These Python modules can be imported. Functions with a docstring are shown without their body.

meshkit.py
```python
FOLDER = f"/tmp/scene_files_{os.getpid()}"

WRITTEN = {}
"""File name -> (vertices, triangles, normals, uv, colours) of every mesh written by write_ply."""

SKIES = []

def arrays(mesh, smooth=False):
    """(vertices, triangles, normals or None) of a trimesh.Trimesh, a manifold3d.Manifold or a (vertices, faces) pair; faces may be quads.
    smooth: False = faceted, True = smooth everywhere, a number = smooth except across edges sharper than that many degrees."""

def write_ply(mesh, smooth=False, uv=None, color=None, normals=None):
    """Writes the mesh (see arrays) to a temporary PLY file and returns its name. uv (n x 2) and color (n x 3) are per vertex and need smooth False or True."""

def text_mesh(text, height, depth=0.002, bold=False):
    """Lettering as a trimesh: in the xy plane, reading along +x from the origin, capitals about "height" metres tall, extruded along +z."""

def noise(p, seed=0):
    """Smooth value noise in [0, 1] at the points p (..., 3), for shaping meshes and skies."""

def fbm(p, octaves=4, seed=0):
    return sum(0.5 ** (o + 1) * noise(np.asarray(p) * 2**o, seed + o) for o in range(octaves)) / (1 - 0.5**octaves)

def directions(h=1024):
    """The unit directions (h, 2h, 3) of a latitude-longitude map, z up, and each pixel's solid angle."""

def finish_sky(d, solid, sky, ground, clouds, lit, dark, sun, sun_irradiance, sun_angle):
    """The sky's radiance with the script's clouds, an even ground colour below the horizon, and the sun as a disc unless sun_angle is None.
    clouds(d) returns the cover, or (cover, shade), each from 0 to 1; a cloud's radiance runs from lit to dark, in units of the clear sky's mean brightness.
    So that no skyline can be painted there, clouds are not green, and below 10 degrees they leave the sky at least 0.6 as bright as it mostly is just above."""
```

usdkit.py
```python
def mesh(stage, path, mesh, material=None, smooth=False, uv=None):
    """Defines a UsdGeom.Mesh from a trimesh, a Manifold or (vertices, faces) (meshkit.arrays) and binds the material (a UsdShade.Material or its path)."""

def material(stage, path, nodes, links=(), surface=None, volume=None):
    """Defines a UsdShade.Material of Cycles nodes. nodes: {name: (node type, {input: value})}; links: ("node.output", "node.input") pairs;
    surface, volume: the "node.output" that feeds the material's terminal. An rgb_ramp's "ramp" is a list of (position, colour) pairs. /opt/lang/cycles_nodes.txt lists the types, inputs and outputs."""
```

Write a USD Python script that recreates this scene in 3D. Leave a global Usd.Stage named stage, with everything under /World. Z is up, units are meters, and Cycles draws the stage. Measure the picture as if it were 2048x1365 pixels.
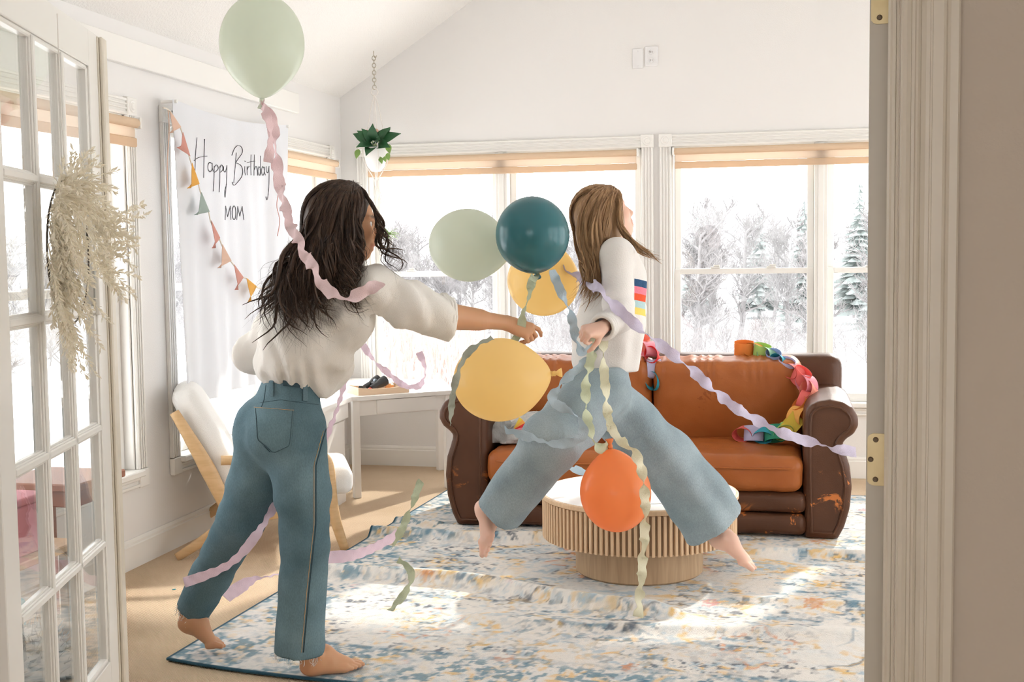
import math, random
import numpy as np, trimesh, manifold3d, usdkit, meshkit
from shapely.geometry import Polygon, box as sbox, LineString, Point
from shapely.ops import unary_union
from pxr import Usd, UsdGeom, UsdLux, UsdShade, Gf, Sdf, Vt

stage = Usd.Stage.CreateInMemory()
UsdGeom.SetStageUpAxis(stage, 'Z')
UsdGeom.SetStageMetersPerUnit(stage, 1.0)
UsdGeom.Xform.Define(stage, '/World')

# ---------------------------------------------------------------- camera, sky, sun, exposure
F, YAW, PITCH, ROLL = 2390.0, 0.224, 0.0700, -0.0124          # focal length in pixels of 2048x1365
CAM = np.array([0, 0, 1.40])
FW = np.array([-math.sin(YAW) * math.cos(PITCH), math.cos(YAW) * math.cos(PITCH), -math.sin(PITCH)])
R0 = np.array([math.cos(YAW), math.sin(YAW), 0.0]); U0 = np.cross(R0, FW)
RT = math.cos(ROLL) * R0 + math.sin(ROLL) * U0; UP = -math.sin(ROLL) * R0 + math.cos(ROLL) * U0
EXPOSURE = 0.48
SKY = (1.0, 1.0, 1.0); SKY_I = 1.0
SUN_AZ, SUN_EL, SUN_I = 20.0, 28.0, 1500.0
cam = UsdGeom.Camera.Define(stage, '/World/camera')
cam.AddTransformOp().Set(Gf.Matrix4d(*RT, 0, *UP, 0, *(-FW), 0, *CAM, 1))
cam.CreateHorizontalApertureAttr(36.0); cam.CreateVerticalApertureAttr(36.0 * 1365 / 2048)
cam.CreateFocalLengthAttr(36.0 * F / 2048)
cam.CreateClippingRangeAttr(Gf.Vec2f(0.05, 2000))
cam.CreateExposureAttr(EXPOSURE)
dome = UsdLux.DomeLight.Define(stage, '/World/sky')
dome.CreateIntensityAttr(SKY_I); dome.CreateColorAttr(Gf.Vec3f(*SKY))
sun = UsdLux.DistantLight.Define(stage, '/World/sun')
sun.CreateIntensityAttr(SUN_I); sun.CreateAngleAttr(1.6); sun.CreateColorAttr(Gf.Vec3f(1.0, 0.95, 0.88))
sun.AddRotateXYZOp().Set(Gf.Vec3f(0, 0, 0))
_a, _e = math.radians(SUN_AZ), math.radians(SUN_EL)
SUND = np.array([-math.sin(_a) * math.cos(_e), -math.cos(_a) * math.cos(_e), -math.sin(_e)])     # the way the light travels
def look_matrix(d, at=(0, 0, 0)):
    z = -np.asarray(d, float) / np.linalg.norm(d); x = np.cross([0, 0, 1.0], z); x /= np.linalg.norm(x); y = np.cross(z, x)
    return Gf.Matrix4d(*x, 0, *y, 0, *z, 0, *at, 1)
sun.ClearXformOpOrder(); sun.AddTransformOp().Set(look_matrix(SUND))
HALL_FILL = UsdLux.RectLight.Define(stage, '/World/hall_fill_light')       # unseen fill light added to brighten the hall
HALL_FILL.CreateWidthAttr(0.6); HALL_FILL.CreateHeightAttr(0.6); HALL_FILL.CreateIntensityAttr(2.7); HALL_FILL.CreateColorAttr(Gf.Vec3f(1, 0.86, 0.7))
HALL_FILL.AddTransformOp().Set(look_matrix((0.001, 0.001, -1), (0.1, -0.9, 2.53)))

# ---------------------------------------------------------------- helpers
def at(x, y, depth):                                   # a point of the room, `depth` metres ahead of the lens
    return CAM + (FW + (x - 1024) / F * RT - (y - 682.5) / F * UP) * depth
def px_of(P):
    v = np.asarray(P, float) - CAM; return np.array([1024 + F * (v @ RT) / (v @ FW), 682.5 - F * (v @ UP) / (v @ FW), v @ FW])
used = {}
def numbered(path):
    n = used.get(path, -1) + 1; used[path] = n
    return path if n == 0 else f'{path}_{n:03d}'
def pth(parent): return str(parent.GetPath()) if parent is not None else '/World'
def tag(o, label=None, cat=None, group=None, kind=None):
    p = o.GetPrim() if hasattr(o, 'GetPrim') else o
    for k, v in (('label', label), ('category', cat), ('group', group), ('kind', kind)):
        if v: p.SetCustomDataByKey(k, v)
    return p
def obj(name, mesh, mat, parent=None, smooth=False, label=None, cat=None, group=None, kind=None, uv=None):
    if isinstance(mesh, list): mesh = cat_meshes(mesh)
    m = usdkit.mesh(stage, numbered(pth(parent) + '/' + name), mesh, mat, smooth=smooth, uv=uv)
    return tag(m, label, cat, group, kind)
def thing(name, label, cat, loc=(0, 0, 0), rotz=0, group=None, kind=None):
    x = UsdGeom.Xform.Define(stage, numbered('/World/' + name))
    x.AddTranslateOp().Set(Gf.Vec3d(*map(float, loc))); x.AddRotateZOp().Set(float(rotz))
    return tag(x, label, cat, group, kind)
def part_group(name, parent, label=None):
    x = UsdGeom.Xform.Define(stage, numbered(pth(parent) + '/' + name)); return tag(x, label)
def dup(root, name, loc, rotz=0, scale=1.0, label=None):
    was = root.GetCustomData()
    x = UsdGeom.Xform.Define(stage, numbered('/World/' + name))
    x.GetPrim().GetReferences().AddInternalReference(root.GetPath())
    x.ClearXformOpOrder()
    for a in ('xformOp:translate', 'xformOp:rotateZ', 'xformOp:scale'): pass
    t = x.GetPrim().GetAttribute('xformOp:translate'); t.Set(Gf.Vec3d(*map(float, loc)))
    r = x.GetPrim().GetAttribute('xformOp:rotateZ'); r.Set(float(rotz))
    s = UsdGeom.XformOp(x.GetPrim().CreateAttribute('xformOp:scale', Sdf.ValueTypeNames.Float3)); s.Set(Gf.Vec3f(scale, scale, scale))
    x.GetXformOpOrderAttr().Set(Vt.TokenArray(['xformOp:translate', 'xformOp:rotateZ', 'xformOp:scale']))
    x.GetPrim().SetInstanceable(True)
    tag(x, label or was.get('label'), was.get('category'), was.get('group'))
    return x.GetPrim()
def T(m, v, f=None):                                   # a mesh moved by a 3x3 and/or an offset
    m = m.copy()
    if f is not None: M4 = np.eye(4); M4[:3, :3] = f; m.apply_transform(M4)
    m.apply_translation(v); return m
def rotz(a):
    a = math.radians(a); return np.array([[math.cos(a), -math.sin(a), 0], [math.sin(a), math.cos(a), 0], [0, 0, 1.0]])
def cat_meshes(ms):
    vs, fs, n = [], [], 0
    for m in ms:
        v, f = (np.asarray(m.vertices), np.asarray(m.faces)) if hasattr(m, 'vertices') else (np.asarray(m[0]), np.asarray(m[1]))
        if f.shape[1] == 4: f = np.vstack([f[:, [0, 1, 2]], f[:, [0, 2, 3]]])
        vs.append(v); fs.append(f + n); n += len(v)
    return trimesh.Trimesh(np.vstack(vs), np.vstack(fs), process=False)
def bx(x0, y0, z0, x1, y1, z1, b=0.003):               # a chamfered box
    lo, hi = np.minimum((x0, y0, z0), (x1, y1, z1)), np.maximum((x0, y0, z0), (x1, y1, z1))
    if b <= 0: 
        m = trimesh.creation.box(hi - lo); m.apply_translation((lo + hi) / 2); return m
    b = min(b, 0.45 * (hi - lo).min()); P = []
    for c in np.ndindex(2, 2, 2):
        for k in range(3):
            p = [lo[i] if c[i] == 0 else hi[i] for i in range(3)]
            for i in range(3):
                if i != k: p[i] += b if c[i] == 0 else -b
            P.append(p)
    return trimesh.convex.convex_hull(np.array(P))
def rbox(x0, y0, z0, x1, y1, z1, r=0.02, n=3):         # a rounded box
    lo, hi = np.minimum((x0, y0, z0), (x1, y1, z1)), np.maximum((x0, y0, z0), (x1, y1, z1)); r = min(r, 0.49 * (hi - lo).min())
    s = trimesh.creation.uv_sphere(r, count=[2 * n + 2, 4 * n]).vertices
    return trimesh.convex.convex_hull(np.vstack([s + [lo[i] + r if c[i] == 0 else hi[i] - r for i in range(3)] for c in np.ndindex(2, 2, 2)]))
def hullof(pts): return trimesh.convex.convex_hull(np.asarray(pts, float))
def cyl(p, q, r, n=16, r2=None):
    return tube([p, q], [r, r if r2 is None else r2], n)
def frames(P):
    P = np.asarray(P, float); t = np.gradient(P, axis=0); t /= np.maximum(np.linalg.norm(t, axis=1, keepdims=True), 1e-9)
    ref = np.array([0, 0, 1.0]) if abs(t[0][2]) < 0.9 else np.array([1.0, 0, 0])
    n = np.cross(ref, t[0]); n /= np.linalg.norm(n); N = [n]
    for i in range(1, len(P)):
        n = N[-1] - t[i] * (N[-1] @ t[i]); n /= max(np.linalg.norm(n), 1e-9); N.append(n)
    N = np.array(N); return t, N, np.cross(t, N)
def tube(P, r, n=8, flat=1.0, caps=True, twist=None):
    P = np.asarray(P, float); r = np.broadcast_to(r, (len(P),)); t, N, B = frames(P)
    a = np.linspace(0, 2 * math.pi, n, endpoint=False)
    if twist is not None:
        c, s = np.cos(twist)[:, None], np.sin(twist)[:, None]; N, B = N * c + B * s, -N * s + B * c
    V = (P[:, None] + r[:, None, None] * (np.cos(a)[None, :, None] * N[:, None] + flat * np.sin(a)[None, :, None] * B[:, None])).reshape(-1, 3)
    i = np.arange(len(P) - 1)[:, None] * n; j = np.arange(n)[None]; k = (j + 1) % n
    q = np.stack([i + j, i + k, i + n + k, i + n + j], -1).reshape(-1, 4)
    f = np.vstack([q[:, [0, 1, 2]], q[:, [0, 2, 3]]])
    if caps:
        V = np.vstack([V, P[0], P[-1]]); m = len(P) * n; jj = np.arange(n); kk = (jj + 1) % n
        f = np.vstack([f, np.stack([kk, jj, np.full(n, m)], 1), np.stack([m - n + jj, m - n + kk, np.full(n, m + 1)], 1)])
    return trimesh.Trimesh(V, f, process=False)
def spline(P, n=60, closed=False):
    from scipy.interpolate import CubicSpline
    P = np.asarray(P, float)
    if closed: P = np.vstack([P, P[:1]])
    d = np.r_[0, np.cumsum(np.maximum(np.linalg.norm(np.diff(P, axis=0), axis=1), 1e-6) ** 0.6)]
    return CubicSpline(d, P, bc_type='periodic' if closed else 'natural')(np.linspace(0, d[-1], n))
def lathe(prof, n=32, caps=True):                      # (r, z) pairs about the z axis
    prof = np.asarray(prof, float); a = np.linspace(0, 2 * math.pi, n, endpoint=False)
    V = np.stack([prof[:, 0, None] * np.cos(a), prof[:, 0, None] * np.sin(a), np.repeat(prof[:, 1, None], n, 1)], -1).reshape(-1, 3)
    i = np.arange(len(prof) - 1)[:, None] * n; j = np.arange(n)[None]; k = (j + 1) % n
    q = np.stack([i + j, i + k, i + n + k, i + n + j], -1).reshape(-1, 4)
    return trimesh.Trimesh(V, np.vstack([q[:, [0, 1, 2]], q[:, [0, 2, 3]]]), process=False)
def extrude(poly, h):                                  # a shapely polygon in xy, raised along z
    gs = getattr(poly, 'geoms', [poly])
    return cat_meshes([trimesh.creation.extrude_polygon(g, h, engine='earcut') for g in gs])
XZ = np.array([[1, 0, 0], [0, 0, -1.0], [0, 1, 0]])    # (x, y, z) -> (x, -z, y): a drawing in xy stood up, facing -y, thickness to -y
def sheet(P, thick=0.001):                             # a grid of points (n, m, 3) as a closed thin sheet
    n, m = P.shape[:2]; gu, gv = np.gradient(P, axis=0), np.gradient(P, axis=1); N = np.cross(gu, gv); N /= np.maximum(np.linalg.norm(N, axis=2, keepdims=True), 1e-9)
    V = np.vstack([(P + N * thick / 2).reshape(-1, 3), (P - N * thick / 2).reshape(-1, 3)])
    i = (np.arange(n - 1)[:, None] * m + np.arange(m - 1)[None]).ravel(); q = np.stack([i, i + m, i + m + 1, i + 1], 1)
    e = np.r_[np.arange(m), np.arange(1, n) * m + m - 1, (n - 1) * m + np.arange(m - 2, -1, -1), np.arange(n - 2, 0, -1) * m]; e2 = np.roll(e, -1)
    f = np.vstack([q, q[:, ::-1] + n * m, np.stack([e, e2, e2 + n * m, e + n * m], 1)])
    return trimesh.Trimesh(V, np.vstack([f[:, [0, 1, 2]], f[:, [0, 2, 3]]]), process=False)

# ---- solid shapes from distance fields, meshed by surface nets
def nets(D, xs, ys, zs):
    D = np.where(D == 0, 1e-9, D); ins = D < 0; nx, ny, nz = D.shape
    c = np.zeros((nx - 1, ny - 1, nz - 1), np.int8)
    for a, b, d in np.ndindex(2, 2, 2): c += ins[a:nx - 1 + a, b:ny - 1 + b, d:nz - 1 + d]
    act = (c > 0) & (c < 8); I = np.argwhere(act); idx = np.full(act.shape, -1, np.int64); idx[act] = np.arange(len(I))
    corner = np.array(list(np.ndindex(2, 2, 2))); ax = (np.asarray(xs), np.asarray(ys), np.asarray(zs))
    val = np.stack([D[tuple((I + k).T)] for k in corner], 1); pos = np.stack([np.stack([ax[d][I[:, d] + k[d]] for d in range(3)], 1) for k in corner], 1)
    acc, cnt = np.zeros((len(I), 3)), np.zeros(len(I))
    for p in range(8):
        for q in range(p + 1, 8):
            if np.abs(corner[p] - corner[q]).sum() != 1: continue
            s = (val[:, p] < 0) != (val[:, q] < 0); t = val[s, p] / (val[s, p] - val[s, q])
            acc[s] += pos[s, p] + t[:, None] * (pos[s, q] - pos[s, p]); cnt[s] += 1
    V = acc / cnt[:, None]; Q = []
    for d in range(3):
        u, w = (d + 1) % 3, (d + 2) % 3; sl0, sl1 = [slice(None)] * 3, [slice(None)] * 3; sl0[d], sl1[d] = slice(0, -1), slice(1, None)
        ch = ins[tuple(sl0)] != ins[tuple(sl1)]; E = np.argwhere(ch); E = E[(E[:, u] > 0) & (E[:, w] > 0) & (E[:, u] < D.shape[u] - 1) & (E[:, w] < D.shape[w] - 1)]
        if not len(E): continue
        def cell(du, dw): k = E.copy(); k[:, u] -= du; k[:, w] -= dw; return idx[tuple(k.T)]
        q = np.stack([cell(1, 1), cell(0, 1), cell(0, 0), cell(1, 0)], 1); fl = ins[tuple(E.T)]; q[~fl] = q[~fl][:, ::-1]; Q.append(q)
    Q = np.vstack(Q); return trimesh.Trimesh(V, np.vstack([Q[:, [0, 1, 2]], Q[:, [0, 2, 3]]]), process=False)
def smin(a, b, k): 
    if k <= 0: return np.minimum(a, b)
    h = np.maximum(k - np.abs(a - b), 0) / k; return np.minimum(a, b) - h * h * k * 0.25
class Field:
    """A distance field on a (possibly uneven) grid; shapes are blended in with add() and cut out with cut()."""
    def __init__(s, xs, ys, zs): s.ax = [np.asarray(a, float) for a in (xs, ys, zs)]; s.D = np.full([len(a) for a in s.ax], 1.0, np.float32)
    def sub(s, lo, hi):
        sl = tuple(slice(max(np.searchsorted(a, l) - 1, 0), min(np.searchsorted(a, h) + 1, len(a))) for a, l, h in zip(s.ax, lo, hi))
        return sl, [a[c].reshape([-1 if i == j else 1 for j in range(3)]) for i, (a, c) in enumerate(zip(s.ax, sl))]
    def put(s, f, lo, hi, k=0.0, cut=False, m=0.05):
        sl, X = s.sub(np.asarray(lo) - m - k, np.asarray(hi) + m + k); d = f(*X).astype(np.float32)
        if d.size == 0: return
        s.D[sl] = -smin(-s.D[sl], d, k) if cut else smin(s.D[sl], d, k)
    def cone(s, p, q, r1, r2=None, k=0.02, cut=False, flat=None):
        """A round cone from p to q; flat = (axis, factor) squeezes it along a direction."""
        p, q = np.asarray(p, float), np.asarray(q, float); r2 = r1 if r2 is None else r2; d = q - p; L2 = max(d @ d, 1e-12); R = max(r1, r2)
        if flat: n, g = np.asarray(flat[0], float) / np.linalg.norm(flat[0]), flat[1]
        def f(X, Y, Z):
            a = [X - p[0], Y - p[1], Z - p[2]]
            t = np.clip((a[0] * d[0] + a[1] * d[1] + a[2] * d[2]) / L2, 0, 1); v = [a[i] - t * d[i] for i in range(3)]
            if flat:
                w = (v[0] * n[0] + v[1] * n[1] + v[2] * n[2]) * (1 / g - 1); v = [v[i] + w * n[i] for i in range(3)]
            l = np.sqrt(v[0] ** 2 + v[1] ** 2 + v[2] ** 2) - (r1 + t * (r2 - r1)); return l * (min(g, 1) if flat else 1)
        s.put(f, np.minimum(p, q) - R, np.maximum(p, q) + R, k, cut)
    def ell(s, c, r, M=None, k=0.02, cut=False):
        """An ellipsoid of radii r at c; the rows of M are its axes."""
        c, r = np.asarray(c, float), np.asarray(r, float); M = np.eye(3) if M is None else M; R = r.max()
        def f(X, Y, Z):
            a = [X - c[0], Y - c[1], Z - c[2]]; l = [M[i][0] * a[0] + M[i][1] * a[1] + M[i][2] * a[2] for i in range(3)]
            k0 = np.sqrt(sum((l[i] / r[i]) ** 2 for i in range(3))); k1 = np.sqrt(sum((l[i] / r[i] ** 2) ** 2 for i in range(3)))
            return k0 * (k0 - 1) / np.maximum(k1, 1e-6)
        s.put(f, c - R, c + R, k, cut)
    def mesh(s, fair=0):
        m = nets(s.D, *s.ax)
        if fair:
            from scipy.sparse import coo_matrix
            f, V, n = m.faces, np.array(m.vertices), len(m.vertices); i = np.r_[f[:, 0], f[:, 1], f[:, 2], f[:, 1], f[:, 2], f[:, 0]]; j = np.r_[f[:, 1], f[:, 2], f[:, 0], f[:, 0], f[:, 1], f[:, 2]]
            A = coo_matrix((np.ones(len(i)), (i, j)), (n, n)).tocsr(); A.data[:] = 1; deg = np.maximum(np.asarray(A.sum(1)), 1)
            for _ in range(fair):
                for lam in (.5, -.52): V = V + lam * (A @ V / deg - V)
            m = trimesh.Trimesh(V, f, process=False)
        return m
    def cast(s, P, d, far=0.5, n=200):
        """For each point, walks along d until it meets the surface."""
        from scipy.interpolate import RegularGridInterpolator
        g = RegularGridInterpolator(s.ax, s.D, bounds_error=False, fill_value=1.0); P = np.asarray(P, float); d = np.asarray(d, float); d = d / np.linalg.norm(d)
        tt = np.linspace(0, far, n); v = g((P[:, None] + tt[None, :, None] * d).reshape(-1, 3)).reshape(len(P), n); hit = v < 0; i = np.argmax(hit, 1); ok = hit.any(1) & (i > 0)
        a, b = v[np.arange(len(P)), np.maximum(i - 1, 0)], v[np.arange(len(P)), i]; t = tt[np.maximum(i - 1, 0)] + (tt[1] - tt[0]) * a / np.where(a - b == 0, 1, a - b)
        return P + t[:, None] * d, ok
def lin(lo, hi, h): return np.arange(lo, hi + h, h)
def planes(lo, hi, h, *fine):                          # grid planes with finer stretches: (from, to, step)
    a, x = [lo], lo
    while x < hi:
        st = h
        for f0, f1, fh in fine:
            if f0 - h <= x <= f1: st = min(st, fh)
        x += st; a.append(x)
    return np.array(a)
def vox(f, lo, hi, h):                                 # a mesh of f(X, Y, Z) < 0
    xs, ys, zs = (lin(a - 2 * h, b + 2 * h, h) for a, b in zip(lo, hi))
    return nets(np.broadcast_to(f(xs[:, None, None], ys[None, :, None], zs[None, None, :]), (len(xs), len(ys), len(zs))).astype(np.float32), xs, ys, zs)
def d_box(X, Y, Z, c, h, r):                           # distance to a rounded box, centre c, half sizes h
    q = [np.abs(a - c[i]) - h[i] + r for i, a in enumerate((X, Y, Z))]
    return np.sqrt(sum(np.maximum(a, 0) ** 2 for a in q)) + np.minimum(np.maximum(np.maximum(q[0], q[1]), q[2]), 0) - r
def d_poly(poly, X, Y):                                # signed distance to a polygon outline (2d arrays broadcast)
    P = np.asarray(poly, float); X, Y = np.broadcast_arrays(X, Y); d = np.full(X.shape, 1e9); s = np.zeros(X.shape, bool)
    for a, b in zip(P, np.roll(P, -1, 0)):
        e = b - a; wx, wy = X - a[0], Y - a[1]; t = np.clip((wx * e[0] + wy * e[1]) / max(e @ e, 1e-12), 0, 1)
        d = np.minimum(d, (wx - t * e[0]) ** 2 + (wy - t * e[1]) ** 2)
        c = (a[1] > Y) != (b[1] > Y); s ^= c & (X < (b[0] - a[0]) * (Y - a[1]) / (b[1] - a[1] if b[1] != a[1] else 1e-12) + a[0])
    return np.where(s, -1, 1) * np.sqrt(d)
def d_prism(d2, W, hw, r):                             # an outline distance drawn out to |W| < hw, edges rounded by r
    a, b = d2 + r, np.abs(W) - hw + r
    return np.sqrt(np.maximum(a, 0) ** 2 + np.maximum(b, 0) ** 2) + np.minimum(np.maximum(a, b), 0) - r

# ---------------------------------------------------------------- materials
LOOKS = {}
def mat(name, color, rough=0.5, bump=None, var=None, **kw):
    """A plain principled material. var = (scale, colour b, contrast): noise between two colours; bump = (scale, distance)."""
    nodes = {'p': ('principled_bsdf', dict(base_color=color, roughness=rough, **kw))}; links = []
    if var or bump: nodes['tc'] = ('texture_coordinate', {})
    if var:
        nodes['n'] = ('noise_texture', dict(scale=var[0], detail=5)); w = var[2] if len(var) > 2 else 0.5
        nodes['r'] = ('rgb_ramp', {'ramp': [(0.5 - 0.25 * w, color), (0.5 + 0.25 * w, var[1])]})
        links += [('tc.object', 'n.vector'), ('n.fac', 'r.fac'), ('r.color', 'p.base_color')]
    if bump:
        nodes['bn'] = ('noise_texture', dict(scale=bump[0], detail=4)); nodes['b'] = ('bump', dict(strength=1.0, distance=bump[1]))
        links += [('tc.object', 'bn.vector'), ('bn.fac', 'b.height'), ('b.normal', 'p.normal')]
    LOOKS[name] = usdkit.material(stage, '/World/Looks/' + name, nodes, links, surface='p.BSDF'); return LOOKS[name]
def graph(name, nodes, links, surface): LOOKS[name] = usdkit.material(stage, '/World/Looks/' + name, nodes, links, surface=surface); return LOOKS[name]
L = LOOKS
def thin_glass(name, f0=0.05, tint=(0.985, 0.99, 0.985)):             # a pane: clear, with Schlick's reflection, the same from both sides
    return graph(name, {'t': ('transparent_bsdf', dict(color=tint)), 'g': ('glossy_bsdf', dict(color=(1, 1, 1), roughness=0.0)), 'l': ('layer_weight', {}), 'w': ('math', dict(math_type='power', value2=5.0)),
                        'k': ('math', dict(math_type='multiply_add', value2=1 - f0, value3=f0)), 'm': ('mix_closure', {})},
                 [('l.facing', 'w.value1'), ('w.value', 'k.value1'), ('k.value', 'm.fac'), ('t.BSDF', 'm.closure1'), ('g.BSDF', 'm.closure2')], 'm.closure')
def cloth_trans(name, color, amount=0.5, rough=0.9, bump=None):       # thin cloth or paper: light comes through
    nodes = {'p': ('principled_bsdf', dict(base_color=color, roughness=rough, specular_ior_level=0.2)), 't': ('translucent_bsdf', dict(color=color)), 'm': ('mix_closure', dict(fac=amount))}
    links = [('p.BSDF', 'm.closure1'), ('t.BSDF', 'm.closure2')]
    if bump:
        nodes['tc'] = ('texture_coordinate', {}); nodes['bn'] = ('noise_texture', dict(scale=bump[0], detail=3)); nodes['b'] = ('bump', dict(strength=1.0, distance=bump[1]))
        links += [('tc.object', 'bn.vector'), ('bn.fac', 'b.height'), ('b.normal', 'p.normal')]
    return graph(name, nodes, links, 'm.closure')
def wood(name, a, b, axis_scale=(1, 1, 14), scale=6, rough=0.5):
    return graph(name, {'tc': ('texture_coordinate', {}), 'mp': ('mapping', dict(scale=axis_scale)), 'n': ('noise_texture', dict(scale=scale, detail=6, distortion=1.2)), 'r': ('rgb_ramp', {'ramp': [(0.3, a), (0.7, b)]}),
                        'b': ('bump', dict(strength=0.3, distance=0.001)), 'p': ('principled_bsdf', dict(roughness=rough))},
                 [('tc.object', 'mp.vector'), ('mp.vector', 'n.vector'), ('n.fac', 'r.fac'), ('r.color', 'p.base_color'), ('n.fac', 'b.height'), ('b.normal', 'p.normal')], 'p.BSDF')
mat('wall_paint', (0.83, 0.815, 0.80), 0.7, bump=(180, 0.0006))
mat('ceiling_paint', (0.86, 0.845, 0.82), 0.85, bump=(90, 0.004))
mat('trim_paint', (0.87, 0.855, 0.82), 0.35)
mat('hall_paint', (0.62, 0.545, 0.46), 0.7, bump=(180, 0.0006), var=(3, (0.60, 0.53, 0.45), 1))
mat('door_paint', (0.84, 0.825, 0.79), 0.32)
mat('jamb_paint', (0.76, 0.70, 0.60), 0.4, var=(4, (0.71, 0.65, 0.55), 0.8))
mat('shadow_gap', (0.08, 0.06, 0.04), 0.8)
thin_glass('pane_glass', .022); thin_glass('door_glass', .05)
# ---------------------------------------------------------------- the room
XL, XR, YB, YF, ZE, SLOPE = -2.91, 2.60, 7.66, 2.10, 2.48, 0.635
XM = (XL + XR) / 2; ZR = ZE + SLOPE * (XM - XL)
graph('carpet', {'tc': ('texture_coordinate', {}), 'mp': ('mapping', dict(rotation=(0, 0, 0.9), scale=(1, 1, 1))), 'w': ('wave_texture', dict(scale=42, distortion=2.0, detail=2, detail_scale=2)), 'w2': ('wave_texture', dict(bands_direction='y', scale=60, distortion=2.5, detail=2, detail_scale=2)),
                 'mx': ('math', dict(math_type='multiply')), 'n': ('noise_texture', dict(scale=3.0, detail=6)), 'r': ('rgb_ramp', {'ramp': [(0.25, (0.66, 0.495, 0.335)), (0.75, (0.75, 0.585, 0.42))]}),
                 'b': ('bump', dict(strength=0.7, distance=0.006)), 'p': ('principled_bsdf', dict(roughness=0.95, specular_ior_level=0.1))},
      [('tc.object', 'mp.vector'), ('mp.vector', 'w.vector'), ('mp.vector', 'w2.vector'), ('w.fac', 'mx.value1'), ('w2.fac', 'mx.value2'), ('tc.object', 'n.vector'), ('n.fac', 'r.fac'), ('r.color', 'p.base_color'), ('mx.value', 'b.height'), ('b.normal', 'p.normal')], 'p.BSDF')
obj('floor', bx(XL - .2, -2.8, -0.2, XR + .2, YB + .2, 0, 0), L['carpet'], kind='structure')
def gable(x0, x1): return Polygon([(x0, -0.2), (x1, -0.2), (x1, ZE + SLOPE * (XR - x1)), (XM, ZR + .05), (x0, ZE + SLOPE * (x0 - XL))])
def wall_y(poly, y0, y1): return T(extrude(poly, y1 - y0), (0, y1, 0), XZ)          # a drawing in (x, z) standing between y0 and y1
W_OPEN = [(-2.72, -0.885), (-0.695, 1.14)]
WZ0, WZ1 = 0.475, 2.085
back = gable(XL - .15, XR + .15).difference(unary_union([sbox(a, WZ0 - .016, b, WZ1) for a, b in W_OPEN]))
obj('wall_back', wall_y(back, YB, YB + .16), L['wall_paint'], kind='structure')
LW = [(2.95, 4.93), (5.32, 7.40)]
def wall_x(poly, x0, x1):                                    # a drawing in (y, z) standing between x0 and x1
    M = np.array([[0, 0, 1.0], [1, 0, 0], [0, 1, 0]]); return T(extrude(poly, x1 - x0), (x0, 0, 0), M)
side = sbox(YF - .13, -0.2, YB + .16, ZE + .1)
obj('wall_left', wall_x(side.difference(unary_union([sbox(a, WZ0 - .046, b, WZ1 - .02) for a, b in LW])), XL - .16, XL), L['wall_paint'], kind='structure')
RWIN = [(2.35, 4.75), (5.05, 7.40)]  # unseen windows, put in and widened to let in more fill light
obj('wall_right', wall_x(side.difference(unary_union([sbox(a, .184, b, 2.36) for a, b in RWIN])), XR, XR + .16), L['wall_paint'], kind='structure')
DX0, DX1, DZ = -1.66, 0.165, 2.06
obj('wall_front', wall_y(gable(XL - .15, XR + .15).difference(sbox(DX0 - .01, -1, DX1 + .01, DZ + .01)), 2.035, YF), L['wall_paint'], kind='structure')
obj('wall_hall', wall_y(sbox(-2.6, -0.2, 1.9, 2.62).difference(sbox(DX0 - .01, -1, DX1 + .01, DZ + .01)), 1.97, 2.034), L['hall_paint'], kind='structure')
obj('wall_hall_left', bx(-2.7, -2.8, 0, -2.55, 1.969, 2.62, 0), L['hall_paint'], kind='structure')
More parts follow.
